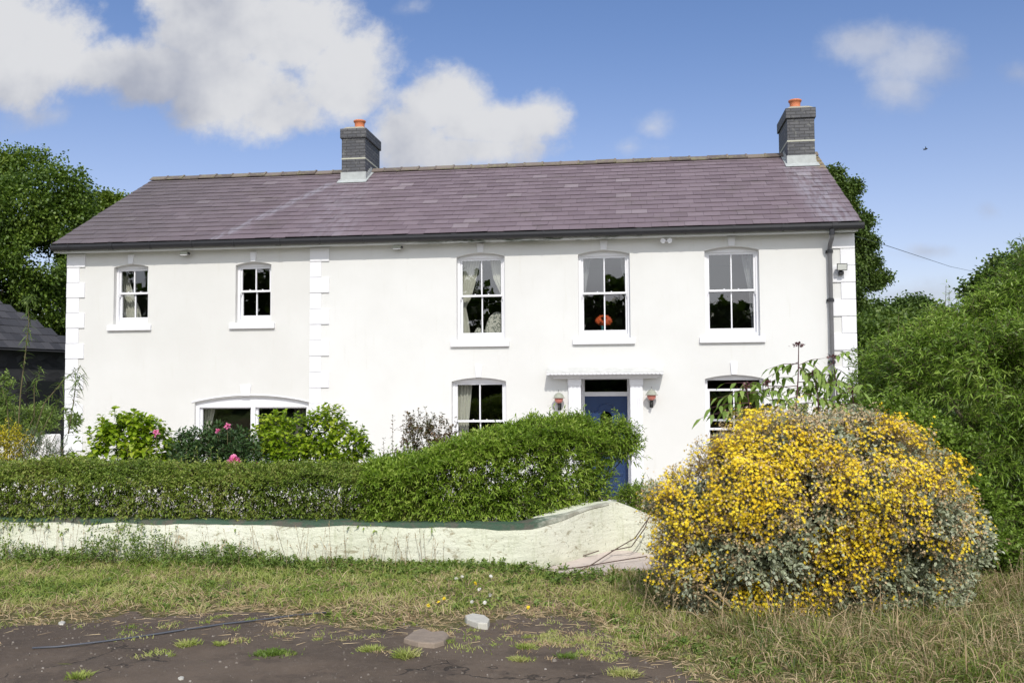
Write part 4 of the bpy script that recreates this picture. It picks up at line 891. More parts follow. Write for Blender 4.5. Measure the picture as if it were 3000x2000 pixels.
# far hedge bank right of the gable
lob = [(*pd(u, 975+random.uniform(-10, 14), 48), 1.5, 1.4, 1.15) for u in range(2480, 2860, 36)]+[(*pd(u, 1040, 40), 1.7, 1.5, 1.4) for u in range(2480, 2860, 45)]
Pn, dn = shell(lob, 9000, thick=.4, bump=.3); lf = Leaves()
for k in range(3): lf.add(Pn+rng.normal(size=Pn.shape)*.15, dn+rng.normal(size=Pn.shape)*.6, .22, .15)
tag(lf.build('far_hedgerow', leafmat('far_hedge_leaf', [(.06, .10, .015), (.10, .16, .025), (.15, .20, .04)], trans=.25, pf=.5)), 'distant light green hedgerow beyond the right gable', 'hedge')
lob = [(x, 105+random.uniform(-8, 8), float(gz0(x, 105))+1.2, random.uniform(5, 8), 4, random.uniform(1.8, 3.2)) for x in range(-150, 200, 6)]
Pn, dn = shell(lob, 12000, thick=.3, bump=.3); lf = Leaves()
for k in range(2): lf.add(Pn+rng.normal(size=Pn.shape)*.4, dn+rng.normal(size=Pn.shape)*.6, 1.0, .8)
tag(lf.build('far_wood', L_OAK), 'far off belt of woodland across the fields behind the farmhouse', 'wood', kind='stuff')
# the belt of trees mirrored in the window glass
for (x, h, r) in ((-38, 17, 7), (-27, 17, 7), (-17, 15.5, 6.5), (-8, 13, 6), (0, 10.2, 5), (8.0, 9.4, 4.6), (13.5, 9.6, 3.6), (20, 8.3, 4.5), (28, 9.0, 5)):
    e = empty('field_tree', (x, -56, 0), 'dark tree across the yard mirrored in the window glass, ' + {-38: 'the tallest', -27: 'second tallest', -17: 'in the small windows', -8: 'left of the armchair window', 0: 'in the armchair window', 8: 'above the vase', 13.5: 'right of the vase', 20: 'low in the rightmost upstairs window', 28: 'the last at the right'}[x], 'tree', 'trees mirrored in the windows')
    lob = [(x+random.uniform(-r, r)*.6, -56+random.uniform(-2, 2), z, r*.62, r*.6, r*.45) for z in np.linspace(1.5, h-r*.42, 7)]
    Pn, dn = shell(lob, 1700, thick=.3, bump=.3); lf = Leaves()
    for k in range(3): lf.add(Pn+rng.normal(size=Pn.shape)*.3, dn+rng.normal(size=Pn.shape)*.7, .8, .6)
    lf.build('crown', L_BROAD, e); m = MB(); m.tube([(x, -56, -.2), (x, -56, h*.4), (x, -56, h*.8)], [.4, .3, .1], 8); m.build('trunk', M_BARK, e)

# ---------- willow at the right
e = empty('willow_shrub', (17.2, -6.6, 0), 'large bushy willow with long narrow leaves filling the right side', 'willow')
W_L = [(2700, 1060, 105, 12), (2840, 1000, 110, 12), (2970, 955, 120, 12), (3080, 900, 170, 12), (2620, 1090, 90, 12.4), (2760, 1150, 170, 11.6), (2930, 1130, 190, 11.2), (3090, 1150, 200, 11), (2620, 1210, 110, 12.2), (2860, 1330, 180, 11.2), (3050, 1380, 200, 11), (2700, 1370, 130, 12), (2555, 1150, 55, 12.8), (2800, 1500, 150, 11.6), (3000, 1560, 170, 11.2), (2560, 1300, 70, 12.6), (2970, 885, 55, 12), (2885, 935, 50, 12), (2745, 975, 40, 12)]
lob = [(*pd(u, v, d), r/FPX*d, r/FPX*d*.9, r/FPX*d) for (u, v, r, d) in W_L]
Pn, dn = shell(lob, 8200, thick=.5, bump=.25, bf=1.6, gap=.38, gf=1.6); tw = Leaves()
D = nrm(dn*.8+np.array([0, 0, .55])+rng.normal(size=dn.shape)*.35)
lf = shoots(Pn, D, .16+.18*rng.random(len(Pn)), 10, .125, .016, spread=.66, droop=.42, bend=.35, sm=tw, sr=.0035, upb=.5)
# long whips at the top
for (u, v, h) in ((2760, 835, .8), (2772, 850, .65), (2724, 925, .4), (2625, 915, .5), (2700, 930, .3), (2830, 880, .5), (2858, 890, .4), (2900, 850, .5), (2930, 862, .4), (2675, 945, .35), (2980, 815, .5), (2600, 945, .35), (2800, 905, .4), (2650, 950, .3)):
    b = pd(u, v, 12)-np.array([0, 0, h]); k = int(h*14); tt = np.linspace(0, 1, k)[:, None]; pp = b+np.array([random.uniform(-.06, .06), 0, h])*tt
    shoots(pp, np.tile([0, 0, 1.], (k, 1))+rng.normal(size=(k, 3))*.2, .06, 3, .10, .011, spread=.7, droop=.35, lf=lf); tw.stems(pp[:1], pp[-1:], .006)
lf.build('foliage', L_WILLOW, e); 
m = MB(); b0 = np.array([17.2, -6.6, 0])
for l in lob: m.tube([b0+rng.normal(size=3)*np.array([.3, .3, 0]), (b0+np.array(l[:3]))/2+np.array([0, 0, .1]), l[:3]], [.05, .035, .012], 6)
m.build('branches', M_BARK, e); tw.build('twigs', M_TWIG, e)

# ---------- leafy weed shrub between the yellow bush and the willow
def shoot_shrub(name, label, lobes_px, n, k, L, Wd, leafm, cat='shrub', SLn=.18, up=.8, gap=.3, gf=2.5, thick=.6, spread=.7, droop=.25, group=None, spikes=(), twm=None, base=None, clusters=None, upb=.6):
    lob = [(*pd(u, v, d), r/FPX*d, r/FPX*d*.9, (r2 if r2 else r)/FPX*d) for (u, v, r, r2, d) in lobes_px]
    c = np.mean([l[:3] for l in lob], 0); bz = float(gz(c[0], c[1])); base = base or (float(c[0]), float(c[1]), bz)
    e = empty(name, base, label, cat, group)
    Pn, dn = shell(lob, n, thick=thick, bump=.3, bf=1.8, gap=gap, gf=gf, zmin=bz+.02)
    D = nrm(dn*.7+np.array([0, 0, up])+rng.normal(size=dn.shape)*.3); tw = Leaves()
    lf = shoots(Pn, D, SLn*(.6+.8*rng.random(len(Pn))), k, L, Wd, spread=spread, droop=droop, sm=tw, sr=.003, upb=upb)
    for (u, v, d, h) in spikes:
        b = pd(u, v, d)-np.array([0, 0, h]); kk = max(3, int(h/.045)); tt = np.linspace(0, 1, kk)[:, None]; pp = b+np.array([random.uniform(-.05, .05), 0, h])*tt
        shoots(pp, np.tile([0, 0, 1.], (kk, 1))+rng.normal(size=(kk, 3))*.25, .04, 3, L*.9, Wd*.9, spread=.75, droop=droop, lf=lf); tw.stems(pp[:1], pp[-1:], .004)
    lf.build('foliage', leafm, e); tw.build('twigs', twm or M_TWIG, e)
    m = MB(); b0 = np.array(base)
    for l in random.sample(lob, min(len(lob), 6)):
        q = np.array(l[:3]); m.tube([b0+np.array([random.uniform(-.1, .1), random.uniform(-.1, .1), -.03]), (b0+q)/2+np.array([random.uniform(-.05, .05), 0, .06]), q], [.012, .008, .004], 6)
    m.build('stems', M_BARK, e); return e
shoot_shrub('leafy_shrub', 'fresh green leafy shrub in front of the willow and right of the yellow bush',
  [(2560, 1290, 60, 90, 9.6), (2630, 1260, 60, 80, 9.6), (2700, 1330, 90, 110, 9.3), (2790, 1380, 80, 110, 9.2), (2850, 1480, 90, 110, 9), (2900, 1590, 80, 90, 8.8), (2780, 1540, 120, 120, 9.1), (2520, 1250, 40, 60, 9.9), (2930, 1500, 60, 60, 9.2)],
  3000, 9, .065, .024, leafmat('fresh_shrub_leaf', [(.09, .15, .02), (.16, .25, .03), (.26, .36, .06)], trans=.35, pf=2), spikes=[(2560, 1175, 9.6, .3), (2600, 1190, 9.6, .3), (2660, 1160, 9.6, .35), (2720, 1200, 9.4, .35), (2520, 1180, 9.8, .3), (2790, 1240, 9.3, .35), (2480, 1210, 9.9, .3), (2850, 1350, 9.1, .3)], gap=.34)

# ---------- elder-like plant behind the yellow bush
e = empty('elder', (14.2, -9.9, .1), 'young elder with pinnate leaves and dark red tips behind the yellow bush', 'shrub')
m = MB(); lf = Leaves(); bl = Leaves(); d0 = 8.9
def frond(p, q, nl=7, L=.105, Wd=.042):
    p = np.array(p); q = np.array(q); m.tube([p, (p+q)/2+np.array([0, 0, .02]), q], [.004, .003, .0015], 5, False)
    ax = nrm(q-p); S = nrm(np.cross(ax, [0, 0, 1.]))
    for i in range(nl):
        t = .25+.75*(i//2)/((nl-1)/2) if i < nl-1 else 1; sd = 1 if i % 2 else -1
        b = p+(q-p)*min(t, 1)+np.array([0, 0, .02])*(1-abs(2*t-1)); D = (ax*.6+S*sd*.9 if i < nl-1 else ax)+np.array([0, 0, -.55])+rng.normal(size=3)*.15
        lf.add(b[None], D[None], L*random.uniform(.8, 1.2), Wd*random.uniform(.85, 1.1), upb=.7, droop=.35, wide=(.35, .68))
for (ub, vb, ut, vt, fr_l) in ((2330, 1215, 2340, 1010, ((2340, 1060, -85, 60), (2338, 1070, 55, -25), (2338, 1065, -60, 10), (2335, 1130, -110, 20), (2335, 1120, 60, 0), (2333, 1150, 70, 20), (2332, 1180, -70, 20))),
                               (2455, 1215, 2440, 1045, ((2440, 1050, 45, -28), (2440, 1075, 35, 30), (2442, 1115, -90, 30), (2445, 1115, 60, 30), (2448, 1160, -80, 25), (2450, 1170, 50, 10), (2440, 1100, -70, -10))),
                               (2275, 1215, 2245, 1120, ((2250, 1130, -90, -12), (2248, 1130, 60, 8), (2255, 1160, -110, 0), (2260, 1185, -120, 25), (2262, 1170, 60, 10), (2255, 1120, 40, -20), (2270, 1200, -90, 10))),
                               (2400, 1220, 2385, 1095, ((2385, 1070, 15, 30), (2390, 1120, 50, 10), (2390, 1130, -60, 10), (2395, 1170, 50, 10), (2390, 1180, -60, 10))),
                               (2500, 1230, 2495, 1140, ((2495, 1150, -40, 10), (2495, 1140, 30, -20), (2498, 1180, -50, 20), (2498, 1180, 35, 20))),
                               (2200, 1240, 2185, 1130, ((2190, 1140, -50, 20), (2190, 1150, 40, 10), (2195, 1180, -80, 10), (2195, 1190, -100, 30), (2190, 1130, 20, -15)))):
    dd = d0+random.uniform(-.25, .25); b = pd(ub, vb, dd); a = b.copy(); a[2] = float(gz(b[0], b[1]))-.02; a[0] += random.uniform(-.08, .08); c = pd(ut, vt, dd); m.tube([a, b, (b+c)/2+np.array([.01, 0, 0]), c], [.010, .009, .006, .004], 6)
    for (u, v, du, dv) in fr_l:
        frond(pd(u, v, dd), pd(u+du*1.4, v+dv+4, dd+random.uniform(-.22, .22)))
        if random.random() < .7: frond(pd(u, v+12, dd), pd(u-du*.5, v+abs(dv)+14, dd+random.uniform(-.25, .25)), L=.09)
    q = c+rng.normal(size=(40, 3))*np.array([.028, .028, .014]); bl.stars(q, rng.normal(size=(40, 3))+np.array([0, 0, 1.]), .012+.006*rng.random(40), 4)
    bl.add(np.repeat(c[None], 5, 0), rng.normal(size=(5, 3))+np.array([0, 0, .3]), .05, .02)
lf.build('foliage', leafmat('elder_leaf', [(.14, .22, .04), (.22, .32, .07), (.32, .42, .11)], trans=.35, pf=2), e); m.build('stems', simple('purple_stem', (.08, .03, .035), .6, .3), e); bl.build('flower_buds', L_PURPLE, e)

# ---------- the yellow bush
e = empty('yellow_flowering_bush', (13.5, -10.9, .1), 'wide rounded grey leaved bush covered in yellow daisy flowers', 'flowering bush')
rl = random.Random(11); lob = []; ltype = []
TOPP = [(1960, 1560), (2040, 1440), (2100, 1350), (2170, 1285), (2300, 1262), (2480, 1262), (2600, 1290), (2700, 1325), (2760, 1420), (2800, 1530), (2860, 1650)]
BOTP = [(1920, 1590), (1990, 1670), (2130, 1775), (2300, 1835), (2860, 1850)]
for j, u0 in enumerate(range(2055, 2755, 86)):
    tv = np.interp(u0, *zip(*TOPP))+78; bv = np.interp(u0, *zip(*BOTP))-72; nv = max(2, int((bv-tv)/88)+1)
    for v0 in np.linspace(tv, bv, nv):
        u = u0+rl.uniform(-30, 30); v = v0+rl.uniform(-26, 26)+(14 if j % 2 else -14)*(nv > 2); q = ((u-2390)/430)**2+((v-1545)/335)**2; dp = .95*math.sqrt(max(0, 1-q)); rr_ = rl.uniform(.21, .33)
        for sgn in (-1, 1):
            if sgn > 0 and rl.random() < .25: continue
            c = pd(u, v, 7.95+sgn*dp+rl.uniform(-.12, .12)); lob.append((*c, rr_*1.08, rr_*1.05, rr_*rl.uniform(.75, .95)))
            k = rl.random()+.22*(u > 2600)*(v > 1560)+.10*(u < 2150)*(v < 1480)-.06; ltype.append(.075 if k < .50 else (.0 if k < .76 else -.085))
lob.append((*pd(2390, 1560, 7.95), .92, .62, .55)); ltype.append(-.2)
for (u, v, r_) in ((1990, 1480, .12), (1985, 1560, .12), (2080, 1320, .11), (2180, 1255, .12), (2330, 1240, .12), (2450, 1238, .12), (2600, 1275, .12), (2690, 1300, .12), (2760, 1370, .11), (2795, 1460, .11), (2800, 1560, .10), (2250, 1240, .10)):
    lob.append((*pd(u+rl.uniform(-10, 10), v+25, 8.1), r_, r_, r_*.9)); ltype.append(.04)
la = np.array(lob)
Pn, dn = shell(lob, 19000, thick=.34, bump=.32, bf=2.2, gap=.34, gf=3.4, zmin=.14)
li_ = np.argmin(np.linalg.norm((Pn[:, None, :]-la[None, :, :3])/la[None, :, 3:6], axis=2), 1); lt_ = np.array(ltype)[li_]
face = (dn@SUN) > -.55; Pn, dn, lt_ = Pn[face], dn[face], lt_[face]
pt = vnoise(Pn+3.3, 2.3, 2); pt2 = vnoise(Pn+9.1, 5.5, 2); hgt = Pn[:, 2]
lowright = np.clip((Pn[:, 0]-13.7)*1.2, 0, 1)*np.clip((.62-hgt)*3, 0, 1)
pt3 = vnoise(Pn+21, 4.2, 2); sc = pt*.34+pt2*.33+pt3*.33-lowright*.3+lt_
sc = sc+np.clip(.75-hgt, 0, .4)*.06; yel = sc > .515; spent = (~yel) & (sc > .435) | (yel & (rng.random(len(sc)) < .30)); grey = (sc < .46)
tw = Leaves(); D = nrm(dn+np.array([0, -.1, .45])+rng.normal(size=dn.shape)*.38)
lf = shoots(Pn[grey], D[grey], .10+.06*rng.random(grey.sum()), 9, .050, .024, spread=.75, droop=.15, sm=tw, sr=.003, upb=.4)
inn = Pn-dn*.10; sel = rng.random(len(Pn)) < .8
shoots(inn[sel], D[sel], .06, 8, .050, .022, spread=.85, droop=.15, lf=lf, upb=.4)
# bare grey leaved stems hanging at lower right
lob2 = [(*pd(u, v, d), r/FPX*d, r/FPX*d*.9, r2/FPX*d) for (u, v, r, r2, d) in ((2640, 1720, 120, 90, 7.2), (2740, 1780, 90, 70, 7.1), (2560, 1780, 80, 60, 7.1), (2700, 1690, 90, 60, 7.4))]
P2, d2 = shell(lob2, 1000, thick=.7, bump=.3, gap=.34, gf=4, zmin=.15)
shoots(P2, nrm(d2+np.array([.1, -.2, .5])), .11, 9, .048, .021, spread=.7, droop=.2, lf=lf, sm=tw, upb=.4)
lf.build('foliage', L_GREY, e)
fl = Leaves(); sp = Leaves()
k_ = rng.random(len(Pn)) < .022; SB, SD = Pn[k_], nrm(dn[k_]+np.array([0, -.1, .5])+rng.normal(size=(k_.sum(), 3))*.35); SLn_ = .14+.16*rng.random(len(SB))
def heads(Pb, Db, k, rad, target, r0, dish, pet):
    for j in range(k):
        off = rng.normal(size=Pb.shape)*rad; tip = Pb+Db*(.10+.05*rng.random((len(Pb), 1)))+off-Db*(np.sum(off*Db, 1, keepdims=True))*.7
        if j < 2: tw.stems(Pb+Db*.02, tip, .0018)
        target.stars(tip, Db+rng.normal(size=Pb.shape)*.55+np.array([0, -.15, .2]), r0*(.75+.5*rng.random(len(Pb))), pet, dish)
heads(Pn[yel], D[yel], 5, .038, fl, .0150, .22, 6); heads(Pn[spent], D[spent], 7, .036, sp, .0105, .9, 5)
m3 = yel & (sc > .53); heads(Pn[m3], D[m3], 2, .03, fl, .016, .2, 6)
few = grey & (rng.random(len(sc)) < .10); heads(Pn[few], D[few], 2, .03, fl, .015, .2, 6)
q = P2[rng.random(len(P2)) < .06]; heads(q, np.tile([0, -.3, 1.], (len(q), 1)), 4, .03, fl, .015, .2, 6)
tw.stems(SB, SB+SD*SLn_[:, None], .0026)
for j in range(5): (fl if j < 3 else sp).stars(SB+SD*SLn_[:, None]+rng.normal(size=SB.shape)*.028, SD+rng.normal(size=SB.shape)*.5, .0145*(.7+.5*rng.random(len(SB))), 6, .3)
lf2 = shoots(SB, SD, SLn_*.8, 8, .042, .017, spread=.75, droop=.2); lf2.build('outer_foliage', L_GREY, e)
fl.build('flowers', L_YEL, e); sp.build('seed_heads', L_SPENT, e); tw.build('twigs', simple('tan_twig', (.17, .13, .075), .9, .3), e)
m = MB(); b0 = np.array([13.4, -10.7, .08])
for l in lob[::3]:
    for q_ in range(2):
        c = np.array(l[:3])+rng.normal(size=3)*.12; m.tube([b0+rng.normal(size=3)*np.array([.35, .2, 0]), (b0+c)/2+rng.normal(size=3)*.05, c], [.022, .015, .006], 6)
m.build('stems', M_BARK, e)
# dead woody branches poking from its left foot
m = MB()
for (pts, r) in (([(2010, 1725, 7.1), (2050, 1712, 7.0), (2100, 1735, 6.9), (2140, 1775, 6.85)], .010), ([(2030, 1735, 7.0), (2070, 1745, 6.95), (2120, 1790, 6.9)], .008), ([(2140, 1745, 7.0), (2200, 1770, 6.9), (2260, 1800, 6.8)], .007)):
    m.tube([pd(*p) for p in pts], r, 6)
tag(m.build('dead_branch', M_DRYST), 'bleached dead branches sticking out under the left side of the yellow bush', 'branch')

# ---------- hedges
def hedge(name, label, pts, n, k, L, Wd, leafm, gapf, seed_gap=.0, SLn=.10, spread=.7, wd=.38, lift=.3, topn=.10, extra=(), rnd=0):
    """pts: (x, y, zbottom, ztop) along the hedge"""
    pts = np.array(pts, float); s = np.concatenate([[0], np.cumsum(np.linalg.norm(np.diff(pts[:, :2], axis=0), axis=1))])
    e = empty(name, tuple(pts[len(pts)//2][:3]), label, 'hedge')
    t = rng.random(n)*s[-1]; c = np.stack([np.interp(t, s, pts[:, i]) for i in range(4)], 1)
    tn = nrm(np.stack([np.interp(t+.05, s, pts[:, i])-np.interp(t-.05, s, pts[:, i]) for i in range(2)], 1)); nr_ = np.stack([tn[:, 1], -tn[:, 0]], 1)
    ph = rng.random(n)*math.pi; rad = 1-.45*rng.random(n)**1.5
    lump = 1+.55*(v2(t, ph, 2.6, 2)-.5)*2
    o = np.cos(ph)*wd*rad*lump; up = np.sin(ph)*rad; h = c[:, 3]-c[:, 2]
    z0 = rng.random(n)
    z = c[:, 2]+h*np.where(rng.random(n) < .55, z0**1.1*.92, (1-.28+.28*up)); z += topn*(v2(t, 0*t, 1.7, 3, 5.)-.5)*2*(z > c[:, 2]+.6*h)
    side = np.where(rng.random(n) < .72, 1, -1); oo = np.where(z < c[:, 2]+h*.8, side*wd*np.where(rng.random(n) < .36, .25, .45+.6*rad)*lump, o)
    Pn = np.stack([c[:, 0]+nr_[:, 0]*oo, c[:, 1]+nr_[:, 1]*oo, z], 1)
    dn = nrm(np.stack([nr_[:, 0]*oo, nr_[:, 1]*oo, (z-c[:, 2]-h*.55)*.8], 1))
    zz = (z-c[:, 2])/h; keep = vnoise(Pn, 4.2, 2)+.05 > (seed_gap+gapf(Pn[:, 0])*np.clip(1-zz*1.6, 0, 1)); Pn, dn = Pn[keep], dn[keep]
    tw = Leaves(); D = nrm(dn*.7+np.array([0, 0, lift])+rng.normal(size=dn.shape)*.4)
    lf = shoots(Pn, D, SLn*(.5+rng.random(len(Pn))), k, L, Wd, spread=spread, droop=.25, sm=tw, sr=.0028)
    extra = list(extra)
    for _ in range(rnd): t_ = random.uniform(.1, s[-1]); extra.append((np.interp(t_, s, pts[:, 0]), np.interp(t_, s, pts[:, 1])+random.uniform(-.2, .2), np.interp(t_, s, pts[:, 3])-.08, random.uniform(.10, .26)))
    for (x, y, z, h_) in extra:
        kk = int(h_/.03); tt = np.linspace(0, 1, kk)[:, None]; pp = np.array([x, y, z])+np.array([random.uniform(-.06, .06), 0, h_])*tt; shoots(pp, np.tile([0, 0, 1.], (kk, 1))+rng.normal(size=(kk, 3))*.25, .04, 2, L*.8, Wd*.8, spread=.7, lf=lf); tw.stems(pp[:1], pp[-1:], .003)
    lf.build('foliage', leafm, e); tw.build('twigs', M_TWIG, e)
    m = MB()
    for i in range(int(s[-1]*5)):
        t_ = random.uniform(0, s[-1]); q = [np.interp(t_, s, pts[:, j]) for j in range(4)]; qx = random.uniform(-.15, .15); hh = (q[3]-q[2])
        m.tube([(q[0], q[1]+qx, q[2]-.15), (q[0]+random.uniform(-.1, .1), q[1]+qx*1.4, q[2]+hh*.4), (q[0]+random.uniform(-.22, .22), q[1]+qx*1.8, q[2]+hh*.85)], [.012, .008, .003], 5)
    m.build('stems', M_BARK, e); return e
hedge('low_hedge', 'low dense mixed green hedge growing along the left of the boundary wall',
  [(2.2, -9.15, .45, 1.10), (5.3, -9.0, .45, 1.09), (7.5, -8.85, .45, 1.07), (8.6, -8.8, .45, 1.06), (9.4, -8.75, .45, 1.05), (10.0, -8.75, .45, 1.03)],
  19500, 8, .046, .016, L_HEDGE, lambda x: 0*x+.26*np.clip(1-np.abs(x-9.0)/1.1, 0, 1), seed_gap=.20, wd=.36, topn=.08, SLn=.10, rnd=90)
hedge('tall_hedge', 'taller bright green hedge of long narrow leaves rising to the front door',
  [(9.35, -8.78, .46, 1.06), (9.9, -8.78, .46, 1.12), (10.25, -8.78, .46, 1.27), (10.6, -8.7, .46, 1.36), (10.9, -8.58, .48, 1.42), (11.2, -8.3, .52, 1.49), (11.45, -8.05, .58, 1.52), (11.62, -7.85, .66, 1.53)],
  8200, 10, .078, .0155, L_HEDGE2, lambda x: 0*x, seed_gap=.33, wd=.35, SLn=.15, spread=.62, lift=.5, topn=.08, rnd=60,
  extra=[(11.7, -7.2, 1.4, .16), (11.3, -7.9, 1.4, .2), (10.0, -8.6, 1.15, .15), (10.6, -8.5, 1.3, .12)])
# overhanging end of the tall hedge in front of the door
shoot_shrub('privet_end', 'arching leafy end of the tall hedge hanging in front of the blue door', [(1830, 1290, 36, 42, 10.9), (1800, 1270, 40, 36, 10.9), (1780, 1320, 40, 50, 10.9), (1845, 1320, 22, 32, 10.85)], 420, 9, .08, .016, L_HEDGE2, cat='hedge', thick=.8, droop=.45, base=(11.7, -7.8, .55))
shoot_shrub('green_bush', 'small soft green bush at the foot of the wall right of the blue door', [(1862, 1465, 40, 56, 12.5), (1900, 1490, 40, 50, 12.3), (1838, 1490, 30, 46, 12.5), (1935, 1520, 34, 44, 12)], 800, 9, .06, .014, L_HEDGE2, droop=.2)
# garden shrubs seen over the hedge
def broad(name, label, lobes, n, L, Wd, m_, **k): return shoot_shrub(name, label, lobes, n, 6, L, Wd, m_, SLn=.16, spread=.8, droop=.35, upb=.75, **k)
broad('lime_green_shrub', 'broad leaved lime green shrub with one pink bloom at the left end of the hedge', [(300, 1330, 75, 60, 12.2), (370, 1300, 80, 65, 12.2), (450, 1330, 75, 60, 12.2), (340, 1255, 40, 32, 12.2), (410, 1262, 45, 35, 12.2), (250, 1375, 50, 35, 12.2), (515, 1360, 45, 40, 12.2)], 470, .115, .062, L_LIME, gap=.38, spikes=[(350, 1222, 12.2, .12), (300, 1240, 12.2, .1), (440, 1240, 12.2, .1)])
broad('lime_green_shrub', 'rounded glossy lime green shrub in front of the wide ground floor window', [(850, 1300, 85, 70, 12.2), (930, 1280, 80, 65, 12.2), (1000, 1310, 70, 65, 12.2), (800, 1280, 55, 50, 12.2), (900, 1350, 120, 50, 12.1), (960, 1235, 40, 30, 12.2), (1040, 1330, 40, 50, 12.2), (820, 1240, 30, 20, 12.2)], 860, .085, .048, L_LIME, spikes=[(950, 1205, 12.2, .15), (1010, 1215, 12.2, .15), (1060, 1265, 12.2, .15), (870, 1222, 12.2, .1)])
shoot_shrub('peony_plant', 'dark green peony foliage between the two lime green shrubs', [(640, 1330, 90, 60, 11.8), (600, 1360, 80, 50, 11.7), (700, 1350, 70, 55, 11.7), (660, 1290, 45, 35, 11.9), (560, 1340, 45, 40, 11.8), (545, 1300, 22, 26, 11.8), (740, 1380, 40, 30, 11.6)], 560, 8, .11, .026, L_DARK, up=1.1, droop=.3)
broad('bronze_leaved_shrub', 'shrub with bronze red young leaves below the ground floor sash window left of the door', [(1250, 1300, 60, 60, 11.8), (1310, 1330, 70, 45, 11.6), (1230, 1260, 35, 35, 11.8), (1290, 1270, 36, 36, 11.8), (1390, 1345, 55, 36, 11.5), (1210, 1330, 40, 40, 11.7)], 520, .058, .024, L_RED, spikes=[(1255, 1200, 11.8, .16), (1300, 1215, 11.8, .14), (1335, 1225, 11.8, .12), (1215, 1225, 11.8, .14), (1430, 1315, 11.4, .1)])
e = shoot_shrub('thin_shrub', 'sparse shrub of thin arching shoots between the lime shrub and the bronze shrub', [(1160, 1360, 30, 30, 11.6)], 30, 5, .05, .016, L_RED, spikes=[(1150, 1225, 11.6, .6), (1128, 1290, 11.6, .35), (1185, 1240, 11.6, .5), (1165, 1300, 11.5, .3), (1210, 1300, 11.6, .3)])
shoot_shrub('golden_plant', 'bright golden yellow plant at the left edge behind the hedge', [(20, 1320, 45, 45, 12), (55, 1335, 35, 40, 12), (-20, 1330, 50, 50, 12), (30, 1285, 22, 30, 12)], 330, 9, .045, .014, L_GOLD, up=1.2)
shoot_shrub('feathery_plant', 'grey green feathery plant between the golden plant and the lime shrub', [(120, 1340, 50, 50, 12), (160, 1360, 50, 40, 12), (90, 1300, 28, 30, 12.2), (195, 1380, 40, 30, 12)], 340, 10, .05, .008, leafmat('feathery_leaf', [(.06, .10, .05), (.11, .16, .09), (.17, .22, .12)]), up=1.0, spikes=[(150, 1275, 12, .2), (185, 1300, 12, .2), (95, 1260, 12, .2)])
# tall arching willow-like shoots at far left
e = empty('willow_saplings', (2.3, -7.6, 0), 'tall thin arching shoots with narrow drooping leaves in front of the barn', 'saplings'); lf = Leaves(); m = MB()
for pts in ([(50, 1300), (60, 1150), (75, 1030), (85, 940), (80, 880), (95, 865)], [(30, 1300), (20, 1180), (0, 1120)], [(90, 1300), (130, 1180), (190, 1110), (235, 1075)], [(110, 1290), (150, 1210), (170, 1170)], [(200, 1270), (215, 1180), (222, 1120), (240, 1100)], [(0, 1290), (-30, 1130), (-40, 1000)], [(70, 1280), (100, 1220), (100, 1130), (120, 1080)], [(20, 1300), (50, 1240), (40, 1190)]):
    q = np.array([pd(u, v, 12.6) for u, v in pts]); s = np.linspace(0, len(q)-1, 4*len(q)); pp = np.stack([np.interp(s, np.arange(len(q)), q[:, i]) for i in range(3)], 1)
    m.tube(list(pp), list(np.linspace(.011, .002, len(pp))), 5); ss = np.linspace(0, len(q)-1, 13*len(q)); p2_ = np.stack([np.interp(ss, np.arange(len(q)), q[:, i]) for i in range(3)], 1)
    D = np.gradient(p2_, axis=0)
    for r_ in range(2): lf.add(p2_, nrm(D)*.4+rng.normal(size=p2_.shape)*.7, .15*(.6+.6*rng.random(len(p2_))), .013, droop=.55)
lf.build('foliage', leafmat('sapling_leaf', [(.07, .12, .02), (.12, .18, .035), (.18, .24, .06)], trans=.35), e); m.build('stems', M_TWIG, e)
# rough greenery at the far left between barn and garden wall
shoot_shrub('overgrown_bush', 'rough green undergrowth against the dark barn wall', [(-40, 1230, 80, 60, 17), (40, 1240, 70, 45, 17), (120, 1235, 60, 35, 17), (180, 1240, 45, 26, 17), (-20, 1160, 60, 60, 17)], 700, 8, .10, .03, L_WEED, gap=.3)
# blooms
def bloom(name, label, u, v, d, r, m_, n=26, grp=None, cat='flower'):
    c = pd(u, v, d); e = empty(name, tuple(c-np.array([0, 0, .25])), label, cat, grp); lf = Leaves(); dd = nrm(rng.normal(size=(n, 3))+np.array([0, -.5, .5]))
    lf.add(c+dd*r*.15, dd, r*(.7+.4*rng.random(n)), r*.55, upb=.3, droop=.1, wide=(.4, .8)); lf.build('petals', m_, e); m = MB(); m.tube([c-np.array([0, 0, .3]), c-np.array([0, 0, .02])], .004, 5); m.build('stem', M_TWIG, e)
bloom('pink_peony', 'large pink peony bloom just above the low hedge', 685, 1352, 11.2, .088, L_PINK, 60)
bloom('pink_flower', 'pink bloom at the upper right of the left lime green shrub', 458, 1268, 11.9, .05, L_PINK)
bloom('pink_flower', 'upper pink bloom in front of the dark pane of the wide window', 667, 1248, 11.6, .042, L_PINK); bloom('pink_flower', 'lower left pink bloom in front of the dark pane of the wide window', 638, 1262, 11.6, .036, L_PINK)
bloom('dark_red_flower', 'small dark red faded bloom right of the large pink peony', 755, 1362, 11.2, .04, leafmat('dark_red_petals', [(.16, .03, .03), (.25, .06, .05)]))
# dark pot by the door
c = at(1862, 1400, -.45); e = empty('garden_pot', (c[0], -.45, -.32), 'dark blue pot partly hidden beside the front door', 'pot'); m = MB(); m.lathe([(.10, 0), (.14, .12), (.17, .26), (.18, .30), (.16, .30), (.14, .26), (.0, .25)], (c[0], -.45, -.30), 20); m.build('pot', simple('navy_glaze', (.012, .018, .05), .25), e, smooth=True)

